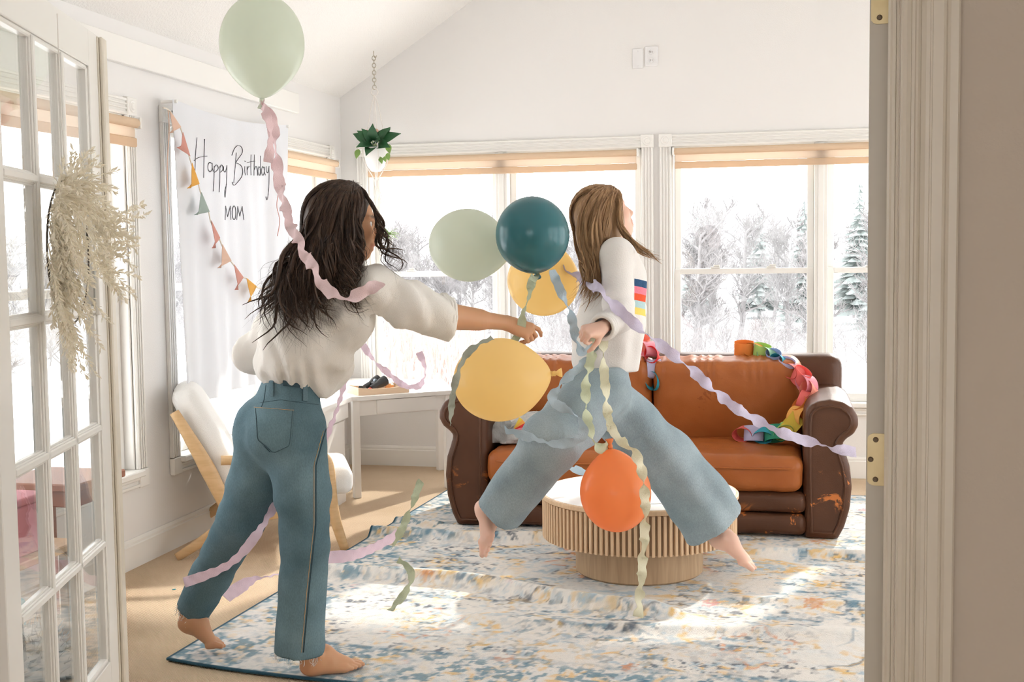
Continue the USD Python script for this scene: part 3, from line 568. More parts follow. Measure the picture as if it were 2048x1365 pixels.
# ---------------------------------------------------------------- sofa
def leather(name, a, b, worn, wear_scale, wear_lo, rough):
    return graph(name, {'tc': ('texture_coordinate', {}), 'n': ('noise_texture', dict(scale=4, detail=6)), 'r': ('rgb_ramp', {'ramp': [(0.35, a), (0.65, b)]}),
                        'w': ('noise_texture', dict(scale=wear_scale, detail=8, roughness=.7, distortion=.6)), 'wr': ('rgb_ramp', {'ramp': [(wear_lo, (0, 0, 0)), (wear_lo + .03, (1, 1, 1))]}), 'w2': ('noise_texture', dict(scale=2.3, detail=2)), 'w2r': ('rgb_ramp', {'ramp': [(.55, (0, 0, 0)), (.62, (1, 1, 1))]}),
                        'mm': ('math', dict(math_type='multiply')), 'mx': ('mix', dict(color2=worn)), 'g': ('noise_texture', dict(scale=160, detail=3)), 'b': ('bump', dict(strength=.35, distance=.002)), 'p': ('principled_bsdf', dict(roughness=rough, specular_ior_level=.32))},
                 [('tc.object', 'n.vector'), ('tc.object', 'w.vector'), ('tc.object', 'w2.vector'), ('tc.object', 'g.vector'), ('n.fac', 'r.fac'), ('r.color', 'mx.color1'), ('w.fac', 'wr.fac'), ('w2.fac', 'w2r.fac'), ('wr.color', 'mm.value1'), ('w2r.color', 'mm.value2'), ('mm.value', 'mx.fac'),
                  ('mx.color', 'p.base_color'), ('g.fac', 'b.height'), ('b.normal', 'p.normal')], 'p.BSDF')
leather('leather_tan', (0.335, 0.094, 0.021), (0.40, 0.124, 0.031), (0.28, 0.075, 0.016), 5, .64, .40)
leather('leather_brown', (0.072, 0.027, 0.012), (0.098, 0.039, 0.019), (0.55, 0.17, 0.04), 9, .58, .42)
mat('seam_dark', (0.05, 0.025, 0.015), 0.6)
SX, SY = -.695, 5.90
sofa = thing('sofa', 'brown leather sofa with rolled arms draped with a rainbow paper chain', 'sofa', (SX, SY, .0145))
def wrinkle(X, Y, Z, sc, sd):
    P = np.stack(np.broadcast_arrays(X * sc, Y * sc, Z * sc), -1); return meshkit.fbm(P, 3, sd) - .5
prof = [(.80, .0), (.955, .0), (.985, .06), (1.012, .16), (1.02, .26), (1.008, .36), (.985, .43), (.975, .468), (.99, .49), (1.025, .515), (1.047, .555), (1.045, .60), (1.02, .645), (.975, .675), (.92, .684), (.865, .677), (.82, .655), (.796, .62), (.79, .56), (.79, .3)]
for s in (-1, 1):
    P2 = np.array(prof) * [s, 1]
    f = lambda X, Y, Z: d_prism(d_poly(P2, X, Z), Y - .46, .46, .035) + .004 * wrinkle(X, Y, Z, 9, 3)
    a = obj('arm', vox(f, (min(P2[:, 0]) - .01, -.01, -.005), (max(P2[:, 0]) + .01, .93, .69), .0125), L['leather_brown'], sofa, smooth=True)
    ins = Polygon(P2).buffer(-.033, join_style=1); ring = np.array(ins.exterior.coords)[:-1]; ring = ring[ring[:, 1] > .012]
    k = np.argmin(ring[:, 1] + 0 * ring[:, 0]); ring = np.roll(ring, -k - 1, 0) if ring[(k + 1) % len(ring), 1] > .1 else np.roll(ring, -k, 0)
    full = LineString(np.array(ins.exterior.coords)); pts = np.array([full.interpolate(t, True).coords[0] for t in np.linspace(0, 1, 90)]); pts = pts[:-1]
    obj('front_piping', tube(np.array([(p[0], -.003, p[1]) for p in np.vstack([pts, pts[:1]])]), .0065, 6, caps=False), L['leather_brown'], a)
def cushion(c, h, r, crown, sd, amp=.006, tilt=0.0, seam=.0, hh=.0125):
    ca, sa = math.cos(tilt), math.sin(tilt)
    def f(X, Y, Z):
        y, z = Y - c[1], Z - c[2]; y, z = y * ca + z * sa, -y * sa + z * ca; x = X - c[0]
        b = np.clip(1 - (x / h[0]) ** 2, 0, 1) * np.clip(1 - (y / h[1]) ** 2, 0, 1)
        b2 = np.clip(1 - (x / h[0]) ** 2, 0, 1) * np.clip(1 - (z / h[2]) ** 2, 0, 1)
        d = d_box(x, y, z, (0, 0, 0), h, r) - crown[0] * b * (z > -.2 * h[2]) - crown[1] * b2
        return d + amp * wrinkle(X, Y, Z, 13, sd) * 2
    m = max(h) * .02 + .05; ext = np.array([h[0], abs(h[1] * ca) + abs(h[2] * sa), abs(h[1] * sa) + abs(h[2] * ca)]) + .035
    return vox(f, np.array(c) - ext, np.array(c) + ext, hh)
for i, (a, b) in enumerate(((-.788, .002), (.008, .788))):
    c = ((a + b) / 2, .30, .313); h = ((b - a) / 2, .325, .088)
    s_ = obj('seat_cushion', cushion(c, h, .05, (.022, .014), 4 + i), L['leather_tan'], sofa, smooth=True)
    loop = [(a + .012, .55), (a + .006, .1), (a + .035, -.012), (a + .10, -.034), ((a + b) / 2, -.042), (b - .10, -.034), (b - .035, -.012), (b - .006, .1), (b - .012, .55)]
    obj('piping', tube(spline([(x, y, .347) for x, y in loop], 60), .0055, 6), L['leather_tan'], s_)
for z0, z1 in ((.122, .226), (.012, .118)):
    obj('front_rail', vox(lambda X, Y, Z: d_box(X, Y, Z, (0, .10, (z0 + z1) / 2), (.80, .10, (z1 - z0) / 2), .03) - .008 * np.clip(1 - ((Z - (z0 + z1) / 2) / .05) ** 2, 0, 1) + .004 * wrinkle(X, Y, Z, 8, 9), (-.82, -.03, z0), (.82, .22, z1), .0125), L['leather_brown'], sofa, smooth=True)
obj('back_frame', vox(lambda X, Y, Z: d_box(X, Y, Z, (0, .83, .43), (1.005, .115, .41), .07) + .004 * wrinkle(X, Y, Z, 9, 12), (-1.03, .69, .0), (1.03, .96, .86), .015), L['leather_brown'], sofa, smooth=True)
for i, (a, b) in enumerate(((-.79, .0), (.006, .79))):
    def fb(X, Y, Z, a=a, b=b, i=i):
        y, z = Y - .63, Z - .60; t = -.17; y, z = y * math.cos(t) - z * math.sin(t), y * math.sin(t) + z * math.cos(t); x = X - (a + b) / 2
        hw = (b - a) / 2; bb = np.clip(1 - (x / hw) ** 2, 0, 1) * np.clip(1 - (z / .25) ** 2, 0, 1)
        gath = .006 * np.sin(X * 95 + 3 * np.sin(X * 22)) * np.clip((z - .10) / .1, 0, 1)
        return d_box(x, y, z, (0, 0, 0), (hw, .105, .232), .055) - .03 * bb + gath + .007 * 2 * wrinkle(X, Y, Z, 8, 20 + i)
    obj('back_cushion', vox(fb, (a - .03, .42, .34), (b + .03, .84, .87), .0125), L['leather_tan'], sofa, smooth=True)
for x in (-.88, .88):
    for y in (.08, .82): obj('foot', bx(x - .03, y - .03, -.001, x + .03, y + .03, .02, .004), L['seam_dark'], sofa)

# ---------------------------------------------------------------- round slatted coffee table
wood('oak_slat', (0.60, 0.405, 0.245), (0.70, 0.49, 0.31), (14, 14, 1), 5); wood('oak_base', (0.36, 0.235, 0.135), (0.50, 0.345, 0.205), (9, 9, .7), 4); mat('oak_dark', (0.30, 0.19, 0.105), 0.7); mat('white_top', (0.86, 0.83, 0.80), 0.35)
TC = (-.62, 5.2)
ct = thing('coffee_table', 'round oak coffee table with a ring of upright slats on a drum base', 'coffee table', (*TC, .011))
obj('base', lathe([(0, .004), (.272, .004), (.28, .012), (.28, .17), (0, .17)], 72), L['oak_base'], ct, smooth=40)
obj('drum', lathe([(0, .166), (.412, .166), (.413, .17), (.413, .335), (0, .335)], 72), L['oak_dark'], ct, smooth=40)
obj('top_rim', lathe([(0, .334), (.428, .334), (.434, .338), (.434, .352), (.430, .356), (.422, .3565), (.422, .34), (0, .34)], 96), L['oak_slat'], ct, smooth=30)
obj('top_panel', lathe([(0, .341), (.4215, .341), (.4215, .3575), (.415, .3585), (0, .3585)], 72), L['white_top'], ct, smooth=30, label='white laminate top panel')
NS = 110
for k in range(NS):
    a = 360 * k / NS; obj('slat', T(bx(.411, -.0068, .162, .4265, .0068, .333, .0025), (0, 0, 0), rotz(a)), L['oak_slat'], ct)
mat('paper', (0.86, 0.86, 0.88), .8); mat('paper_blue', (0.52, 0.62, 0.74), .8); mat('pink_rubber', (0.85, 0.32, 0.34), .6); mat('steel', (.5, .5, .52), .3, metallic=.8)
t = thing('drawing', 'white sheet of paper with a pale blue drawing lying on the coffee table', 'paper', (-.52, 5.02, .3705), 20)
obj('sheet_of_paper', bx(-.14, -.10, 0, .14, .10, .001, 0), L['paper'], t)
obj('print', extrude(unary_union([Point(-.04, 0).buffer(.045), Point(.03, .02).buffer(.05), Point(.07, -.03).buffer(.03)]), .0006), L['paper_blue'], t); 
t = thing('eraser', 'small pink eraser lying on the coffee table top', 'eraser', (-.445, 5.34, .3705), 25); obj('body', rbox(-.035, -.012, 0, .035, .012, .014, .005), L['pink_rubber'], t, smooth=40); obj('band', bx(-.012, -.0128, -.0001, .008, .0128, .0148, .001), L['paper'], t)
t = thing('scissors', 'small scissors with steel blades lying on the coffee table', 'scissors', (-.54, 5.42, .3595), -12)
for s in (1, -1):
    obj('blade', hullof([(0, -.006 * s, .001), (.09, .012 * s, .001), (0, .006 * s, .001), (0, -.006 * s, .004), (.09, .012 * s, .004), (0, .006 * s, .004)]), L['steel'], t)
    obj('handle', tube(spline([(-.01, 0, .004), (-.03, -.012 * s, .004), (-.055, -.016 * s, .004), (-.06, -.002 * s, .004), (-.035, 0, .004)], 20, True), .0035, 6, caps=False), L['seam_dark'], t)

# ---------------------------------------------------------------- armchair
wood('oak_light', (0.58, 0.375, 0.185), (0.68, 0.46, 0.25), (1.5, 1.5, 10), 4, .4); mat('white_fabric', (0.85, 0.84, 0.82), .95, bump=(420, .0012)); mat('bolt', (.03, .03, .03), .4)
ch = thing('armchair', 'low white armchair with a curved oak frame, behind the dark-haired woman', 'armchair', (-2.055, 5.35, 0), 25)
def bar(P, w, t, y, n=26): return tube(spline([(x, y, z) for x, z in P], n), np.linspace(w, w, n) / 2, 12, t / w)
def taper(P, w0, w1, t, y, n=26, wm=None):
    w = np.interp(np.linspace(0, 1, n), [0, .5, 1], [w0, wm or (w0 + w1) / 2, w1]); return T(tube(spline([(x, 0, z) for x, z in P], n), w / 2, 12, 1.0), (0, 0, 0), np.diag([1, t / max(w0, w1), 1])).apply_translation((0, y, 0)) 
for y in (.02, .60):
    obj('front_leg', taper([(0, 0), (-.045, .16), (-.065, .32), (-.075, .43), (-.11, .476), (-.18, .484)], .044, .040, .034, y, 30, .062), L['oak_light'], ch, smooth=True)
    obj('armrest', taper([(-.14, .483), (-.3, .472), (-.46, .462), (-.57, .462)], .040, .046, .036, y), L['oak_light'], ch, smooth=True)
    obj('back_post', taper([(-.775, .70), (-.70, .56), (-.63, .42), (-.56, .26), (-.505, .13)], .045, .055, .034, y, 26, .075), L['oak_light'], ch, smooth=True)
    obj('back_leg', taper([(-.50, .20), (-.57, .15), (-.68, .075), (-.785, .012)], .060, .042, .034, y), L['oak_light'], ch, smooth=True)
    obj('side_rail', taper([(-.56, .175), (-.3, .20), (-.05, .235)], .055, .055, .03, y), L['oak_light'], ch, smooth=True)
    obj('bolt', T(lathe([(0, .004), (.007, .003), (.008, 0)], 12), (-.545, y - .018, .205), XZ), L['bolt'], ch)
obj('front_rail', bx(-.09, .03, .205, -.06, .59, .255, .006), L['oak_light'], ch); obj('rear_rail', bx(-.55, .03, .155, -.52, .59, .205, .006), L['oak_light'], ch)
obj('seat_cushion', cushion((-.265, .31, .325), (.315, .262, .066), .045, (.012, .006), 31, .002, .10 * 0, hh=.012), L['white_fabric'], ch, smooth=True)
def chair_back(X, Y, Z):
    x, z = X + .625, Z - .545; t = .46; x, z = x * math.cos(t) + z * math.sin(t), -x * math.sin(t) + z * math.cos(t); y = Y - .31
    b = np.clip(1 - (y / .26) ** 2, 0, 1); return d_box(x, y, z - .02 * b, (0, 0, 0), (.06, .262, .275), .05) - .018 * b * np.clip(1 - (z / .27) ** 2, 0, 1) + .003 * wrinkle(X, Y, Z, 9, 33)
obj('back_cushion', vox(chair_back, (-.9, .02, .24), (-.38, .60, .86), .0125), L['white_fabric'], ch, smooth=True)

# ---------------------------------------------------------------- white corner desk, tray and toys
mat('desk_white', (0.85, 0.825, 0.79), .35)
DP = [(-2.445, 6.52), (-1.945, 6.945), (-2.20, 7.575), (-2.855, 7.575), (-2.855, 5.95), (-2.42, 5.95)]
dk = thing('corner_desk', 'low white corner desk below the windows in the far corner', 'desk')
obj('desktop', T(extrude(Polygon(DP).buffer(-.004).buffer(.004), .024), (0, 0, .576)), L['desk_white'], dk, smooth=30)
def panel(p, q, z0, z1, inset, th=.018):
    p, q = np.array(p), np.array(q); d = (q - p) / np.linalg.norm(q - p); n = np.array([-d[1], d[0]]); a, b = p + d * inset[0] + n * inset[2], q - d * inset[1] + n * inset[2]
    return hullof([(*(k + n * o), z) for k in (a, b) for o in (0, th) for z in (z0, z1)])
DPa = [np.array(p) for p in DP]
dl, dn = (DPa[1] - DPa[0]) / np.linalg.norm(DPa[1] - DPa[0]), None; dn = np.array([-dl[1], dl[0]])
obj('apron', [panel(DP[0], DP[1], .485, .577, (.03, .03, .016)), panel(DP[1], DP[2], .485, .577, (.03, .03, .016)), panel(DP[5], DP[0], .485, .577, (.02, .02, .016)), panel(DP[4], DP[5], .485, .577, (.02, .02, .016))], L['desk_white'], dk)
dr = obj('drawer_front', [T(panel(DP[0], DP[1], .49, .572, (.16, .12, .008), .012), (0, 0, 0))], L['desk_white'], dk)
for i in (0, 1, 2, 4, 5):
    c = DPa[i] + (np.array([-2.4, 6.95]) - DPa[i]) / np.linalg.norm(np.array([-2.4, 6.95]) - DPa[i]) * .045 if i < 4 else DPa[i] + np.array([.03 if i == 4 else -.03, .03])
    obj('leg', T(T(bx(-.021, -.021, 0, .021, .021, .577, .003), (0, 0, 0), rotz(40 if i < 3 else 0)), (*c, 0)), L['desk_white'], dk)
obj('side_panel', [panel(DP[5], DP[0], .0, .47, (.02, .05, .03), .015)], L['desk_white'], dk)
wood('tray_wood', (0.72, 0.51, 0.34), (0.80, 0.60, 0.42), (1, 8, 8), 4)
tr = thing('wooden_tray', 'shallow light-wood tray of toys standing on the white corner desk', 'tray', (-2.375, 6.78, .60), 40)
obj('tray_floor', bx(-.16, -.10, 0, .16, .10, .006, .001), L['tray_wood'], tr)
for y in (-.10, .10): obj('side_board', extrude_side := T(extrude(Polygon([(-.16, 0), (.16, 0), (.16, .045), (.08, .036), (0, .033), (-.08, .036), (-.16, .045)]), .009), (0, y + .0045, .0), XZ), L['tray_wood'], tr)
for x in (-.16, .151): obj('end_board', bx(x, -.096, .005, x + .009, .096, .045, .001), L['tray_wood'], tr)
mat('toy_black', (.025, .027, .03), .4); mat('toy_red', (.78, .10, .06), .5); mat('toy_blue', (.35, .50, .62), .5); mat('toy_orange', (.85, .40, .16), .5); mat('toy_grey', (.30, .36, .42), .5)
R40 = rotz(40)
def on_tray(x, y, z): v = R40 @ np.array([x, y, z]); return (-2.375 + v[0], 6.78 + v[1], .606 + v[2])
t = thing('toy_binoculars', 'black toy binoculars lying in the wooden tray', 'binoculars', on_tray(-.015, 0, 0), 58)
for y in (-.032, .032): obj('barrel', lathe([(0, -.06), (.018, -.06), (.02, -.05), (.02, -.01), (.029, .02), (.031, .055), (.027, .057), (.026, .04), (0, .04)], 20).apply_transform(trimesh.transformations.rotation_matrix(1.2, [0, 1, 0])).apply_translation((0, y, .046)), L['toy_black'], t, smooth=35)
obj('bridge', rbox(-.02, -.02, .03, .02, .02, .062, .008), L['toy_black'], t); obj('focus_wheel', cyl((0, -.008, .066), (0, .008, .066), .011, 14), L['toy_grey'], t)
t = thing('toy_car', 'small blue-grey toy car in the left end of the wooden tray', 'toy car', on_tray(-.105, .0, 0), 20)
obj('body', rbox(-.035, -.016, .006, .035, .016, .024, .006), L['toy_blue'], t); obj('cabin', hullof([(-.02, -.013, .024), (.018, -.013, .024), (-.012, -.011, .04), (.008, -.011, .04), (-.02, .013, .024), (.018, .013, .024), (-.012, .011, .04), (.008, .011, .04)]), L['toy_black'], t)
for x in (-.02, .02):
    for y in (-.017, .017): obj('wheel', cyl((x, y - .003, .009), (x, y + .003, .009), .009, 14), L['toy_black'], t)
for nm, lab, x, y, m, sh in (('toy_ball', 'small red ball beside the black binoculars in the tray', -.065, -.045, 'toy_red', 0), ('toy_block', 'orange toy block in the right end of the wooden tray', .075, .0, 'toy_orange', 1), ('toy_block', 'pale blue toy block leaning behind the orange one in the tray', .095, .05, 'toy_blue', 1)):
    t = thing(nm, lab, 'toy', on_tray(x, y, 0), 30)
    if sh: obj('block', rbox(-.025, -.018, 0, .025, .018, .036, .003), L[m], t); obj('stud', cyl((0, 0, .035), (0, 0, .042), .01, 14), L[m], t)
    else: obj('ball', trimesh.creation.icosphere(3, .016).apply_translation((0, 0, .016)), L[m], t, smooth=True); obj('seam', tube([(.0161 * math.cos(k), .0161 * math.sin(k), .016) for k in np.linspace(0, 6.283, 33)], .0008, 5, caps=False), L['toy_black'], t)
# ---------------------------------------------------------------- birthday sheet and pennants over the left window
def on_x(x, y, X): d = FW + (x - 1024) / F * RT - (y - 682.5) / F * UP; return CAM + d * (X - CAM[0]) / d[0]
XS = XL + .10
cloth_trans('sheet_cotton', (0.84, 0.85, 0.88), .18, bump=(500, .0006))
bn = thing('birthday_sheet', 'white cotton sheet lettered in black script hanging over the left window', 'banner')
def sheet_x(Y, Z):                                          # how far the hanging cloth stands off the wall
    dn = np.clip((2.16 - Z) / 1.4, 0, 1); return XS + .012 * np.sin(Y * 17 + .8 * np.sin(Z * 2)) * (.25 + dn) + .008 * np.sin(Y * 41 + 1.3 * Z) * dn + .03 * dn * np.exp(-((Y - 6.3) / .25) ** 2)
su, sv = np.meshgrid(np.linspace(0, 1, 90), np.linspace(0, 1, 80), indexing='ij')
sz = 2.163 + .02 * su - (1.47 - .04 * su) * sv - .035 * np.sin(math.pi * su) * (1 - sv); SY0, SY1 = on_x(346, 226, XS)[1], on_x(577, 262, XS)[1]; sy = (SY0 + .015 * sv) + su * (SY1 - SY0 - .17 * sv)
obj('cloth', sheet(np.stack([sheet_x(sy, sz), sy, sz], -1), .0012), L['sheet_cotton'], bn, smooth=True)
mat('ink', (.10, .10, .11), .8)
def stroke(P, closed=False):                                # handwriting traced in 1/2.73 px from (200, 150)
    P = np.array(P, float) / 2.73 + (200, 150); W = np.array([on_x(x, y, XS) for x, y in P])
    W = spline(W, max(12, 7 * len(W)), closed) if len(W) > 2 else np.linspace(W[0], W[1], 10)
    W[:, 0] = sheet_x(W[:, 1], W[:, 2]) + .0022; return tube(W, .0029, 5, .45)
ov = lambda cx, cy, rx, ry: [(cx + rx * math.cos(a), cy + ry * math.sin(a)) for a in np.linspace(-.6, 5.4, 9)]
words = {'lettering_happy': [[(531, 342), (524, 430), (519, 545)], [(573, 350), (570, 450), (568, 562)], [(512, 468), (540, 452), (586, 443)], ov(601, 503, 11, 25), [(612, 482), (612, 505), (616, 527)], [(620, 498), (619, 570), (616, 636)], [(619, 508), (630, 492), (637, 508), (620, 533)], [(646, 498), (645, 570), (642, 640)], [(645, 508), (657, 492), (664, 510), (646, 533)], [(670, 500), (671, 524), (680, 530), (691, 496)], [(691, 494), (690, 560), (684, 640), (678, 668), (674, 650), (690, 600)]],
         'lettering_birthday': [[(748, 425), (742, 500), (733, 590)], [(720, 440), (742, 395), (768, 390), (776, 415), (762, 450), (744, 480)], [(744, 480), (772, 500), (776, 540), (756, 585), (730, 602), (722, 585)], [(786, 500), (786, 528), (789, 548)], [(797, 500), (797, 548)], [(797, 520), (803, 503), (811, 502)], [(819, 436), (817, 500), (818, 548)], [(798, 480), (818, 474), (838, 472)], [(836, 436), (834, 500), (833, 550)], [(834, 520), (844, 500), (850, 520), (852, 550)], ov(863, 525, 8, 23), [(874, 442), (873, 500), (875, 550)], ov(889, 525, 8, 23), [(898, 502), (898, 530), (902, 548)], [(906, 500), (907, 528), (912, 534), (919, 500)], [(919, 498), (918, 580), (913, 660), (908, 682), (904, 665)]],
         'lettering_mom': [[(677, 792), (684, 716)], [(684, 716), (698, 775)], [(698, 775), (713, 716)], [(713, 716), (717, 792)], [(734 + 11 * math.cos(a), 753 + 38 * math.sin(a)) for a in np.linspace(-1.6, 4.75, 14)], [(752, 792), (757, 718)], [(757, 718), (767, 772)], [(767, 772), (776, 718)], [(776, 718), (782, 792)]]}
for k, ss in words.items(): obj(k, [stroke(s) for s in ss] + ([stroke([(786, 470), (788, 474)])] if 'birth' in k else []), L['ink'], bn, smooth=True)
mat('peg_black', (.04, .04, .04), .5)
for Y, Z in ((SY0 + .02, 2.155), (SY1 - .02, 2.172)): obj('pin', T(cyl((XL + .03, Y, Z), (XS + .012, Y, Z), .008, 10), (0, 0, 0)), L['trim_paint'], bn)

pn = thing('pennant_string', 'string of small fabric pennants slanting across the white birthday sheet', 'bunting')
mat('twine', (.80, .72, .62), .9); cloth_trans('flag_peach', (.80, .58, .46), .3); cloth_trans('flag_rose', (.72, .38, .32), .3); cloth_trans('flag_mustard', (.84, .48, .12), .3); cloth_trans('flag_sage', (.42, .50, .46), .3)
XF = XS + .045
cp_ = lambda c: on_x(200 + c[0] / 2.73, 150 + c[1] / 2.73, XF)
strg = [(345, 180), (372, 190), (437, 285), (447, 312), (487, 445), (497, 480), (537, 595), (548, 640), (593, 748), (602, 795), (650, 890), (663, 925), (712, 1015), (727, 1035), (778, 1105), (795, 1110), (850, 1155), (890, 1165), (940, 1130), (1000, 1020)]
obj('string', tube(spline([cp_(c) for c in strg], 140), .0035, 6), L['twine'], pn, smooth=True)
obj('loose_end', tube(spline([cp_(c) for c in ((372, 192), (378, 300), (368, 480), (380, 760))], 30), .004, 5, .4), L['flag_peach'], pn)
obj('loose_end', tube(spline([cp_(c) for c in ((968, 560), (972, 650), (966, 720), (980, 785), (968, 880))], 30), .004, 5, .4), L['flag_rose'], pn)
for a, b, c, m in (((375, 196), (437, 285), (383, 318), 'flag_peach'), ((447, 312), (487, 445), (424, 395), 'flag_rose'), ((497, 480), (537, 595), (480, 620), 'flag_mustard'), ((548, 640), (593, 748), (517, 766), 'flag_sage'), ((602, 795), (650, 890), (616, 948), 'flag_rose'), ((663, 925), (712, 1015), (645, 1056), 'flag_peach'), ((727, 1035), (778, 1105), (740, 1176), 'flag_rose'), ((795, 1110), (850, 1155), (812, 1242), 'flag_mustard')):
    A, B, Cc = cp_(a), cp_(b), cp_(c); n = 9; G = np.zeros((n, n, 3))
    for i, s in enumerate(np.linspace(0, 1, n)):
        top = A + (B - A) * s
        for j, t in enumerate(np.linspace(0, .985, n)): G[i, j] = top + (Cc - top) * t + np.array([.012 * math.sin(3 * s + 2 * t) * t + .006, 0, 0])
    obj('pennant', sheet(G, .0015), L[m], pn, smooth=True)

# ---------------------------------------------------------------- hanging planters in the corner
mat('brass_chain', (.50, .46, .38), .4, metallic=.6); mat('pot_white', (.84, .83, .82), .4); mat('cord', (.84, .80, .76), .9); mat('wood_bead', (.74, .52, .38), .5)
graph('leaf_dark', {'n': ('noise_texture', dict(scale=9)), 'r': ('rgb_ramp', {'ramp': [(.3, (.025, .10, .045)), (.7, (.06, .19, .08))]}), 'p': ('principled_bsdf', dict(roughness=.4)), 't': ('translucent_bsdf', dict(color=(.10, .28, .08))), 'm': ('mix_closure', dict(fac=.25))}, [('n.fac', 'r.fac'), ('r.color', 'p.base_color'), ('p.BSDF', 'm.closure1'), ('t.BSDF', 'm.closure2')], 'm.closure')
graph('leaf_light', {'p': ('principled_bsdf', dict(base_color=(.30, .46, .16), roughness=.5)), 't': ('translucent_bsdf', dict(color=(.40, .55, .15))), 'm': ('mix_closure', dict(fac=.4))}, [('p.BSDF', 'm.closure1'), ('t.BSDF', 'm.closure2')], 'm.closure')
PD = 7.62; HP = at(752, 330, PD)
hx, hy = HP[0], HP[1]; ZC = ZE + SLOPE * (hx - XL); zz = lambda y: at(752, y, PD)[2]
def leaf(base, d, l, w, droop=.4, fold=.25, up=(0, 0, 1)):
    d = np.asarray(d, float); d /= np.linalg.norm(d); up = np.asarray(up, float); s = np.cross(d, up); s /= max(np.linalg.norm(s), 1e-6); u = np.cross(s, d); n, m = 9, 5; G = np.zeros((n, m, 3))
    for i, t in enumerate(np.linspace(0, 1, n)):
        hw = w * .5 * (math.sin(math.pi * min(t * 1.02, 1) ** .75) + .02); c = np.asarray(base) + d * l * t + u * (-droop * l * t * t)
        for j, v in enumerate(np.linspace(-1, 1, m)): G[i, j] = c + s * hw * v + u * abs(v) * hw * fold
    return sheet(G, .0012)
pl = thing('hanging_planter', 'white hanging pot with dark leaves on a chain in the corner', 'plant', (hx, hy, zz(330)))
o3 = np.array([hx, hy, zz(330)])
zt = ZC - o3[2]; zr = zz(186) - o3[2]
obj('hook', tube(spline([(0, 0, zt + .01), (0, 0, zt - .03), (.01, 0, zt - .045), (.018, 0, zt - .03)], 20), .0025, 6), L['brass_chain'], pl)
nl = 9; lh = (zt - .035 - (zr + .02)) / nl
for k in range(nl):
    zc = zr + .02 + lh * (k + .5); a = lh * .64; ring = np.array([(.011 * math.cos(t), 0, zc + math.sin(t) * a + (0)) for t in np.linspace(0, 2 * math.pi, 21)])
    obj('chain_link', T(tube(ring, .0028, 6, caps=False), (0, 0, 0), rotz(90 * (k % 2) + 20)), L['brass_chain'], pl, smooth=True)
obj('ring', tube([(.022 * math.cos(t), 0, zr + .022 * math.sin(t)) for t in np.linspace(0, 2 * math.pi, 33)], .0035, 8, caps=False), L['cord'], pl, smooth=True)
zb = zz(264) - o3[2]; zp = zz(296) - o3[2]
for k in range(4):
    a = k * math.pi / 2 + .5; c, s = math.cos(a), math.sin(a)
    obj('cord', tube(spline([(.004 * c, .004 * s, zr - .02), (.03 * c, .03 * s, (zr + zb) / 2), (.055 * c, .055 * s, zb), (.082 * c, .082 * s, zp), (.077 * c, .077 * s, zp - .08), (.03 * c, .03 * s, zp - .17), (.004 * c, .004 * s, zp - .22)], 40), .003, 6), L['cord'], pl)
    obj('bead', trimesh.creation.icosphere(2, .012).apply_translation((.055 * c, .055 * s, zb)), L['wood_bead'], pl, smooth=True)
obj('pot', lathe([(0, zp - .155), (.03, zp - .15), (.055, zp - .12), (.072, zp - .06), (.078, zp), (.072, zp), (.068, zp - .02), (0, zp - .02)], 40), L['pot_white'], pl, smooth=40)
obj('knot', lathe([(0, zp - .245), (.010, zp - .24), (.012, zp - .215), (.008, zp - .20), (0, zp - .198)], 16), L['cord'], pl, smooth=40)
obj('tassel', [tube(spline([(.003 * i, .003 * (i % 2), zp - .23), (.006 * i - .004, .004, zp - .30), (.008 * i - .008, 0, zp - .37)], 12), .0025, 5) for i in range(-2, 3)], L['cord'], pl, kind='stuff')
r = np.random.default_rng(4); b0 = np.array([0, 0, zp - .015])
for ang, el, l, w in ((200, 22, .13, .07), (165, 35, .12, .07), (-15, 18, .14, .075), (20, 50, .11, .07), (-75, 5, .12, .07), (-110, -8, .12, .065), (-50, -12, .12, .07), (250, 30, .10, .06), (95, 45, .13, .07), (60, 25, .12, .07), (-30, 40, .11, .06), (-88, 30, .11, .075), (-95, -25, .12, .07), (-120, 25, .11, .07), (-62, 20, .11, .07), (120, 60, .11, .07)):
    a, e = math.radians(ang + 0), math.radians(el); d = (math.cos(a) * math.cos(e), math.sin(a) * math.cos(e), math.sin(e) + .25)
    st = obj('leaf', leaf(b0 + np.array(d) * .035 + (0, 0, .03), d, l * .95, w * 1.05, .45, .2, (.08 * math.cos(a * 3), -1.0, .55)), L['leaf_dark'], pl, smooth=True)
    obj('stem', tube([b0, b0 + np.array(d) * .037 + (0, 0, .03)], .002, 5), L['leaf_light'], pl)
for dx, dz, s in ((-.095, -.01, 1), (.10, .015, 1), (.095, -.04, .8), (.05, -.065, .7), (.075, -.06, .6), (.035, -.055, .6)):
    obj('trailing_leaf', leaf((dx, -.05, zp + dz), (.25 * np.sign(dx), -.3, -1), .065 * s, .04 * s, .1, up=(0, -1, .2)), L['leaf_light'], pl, smooth=True)
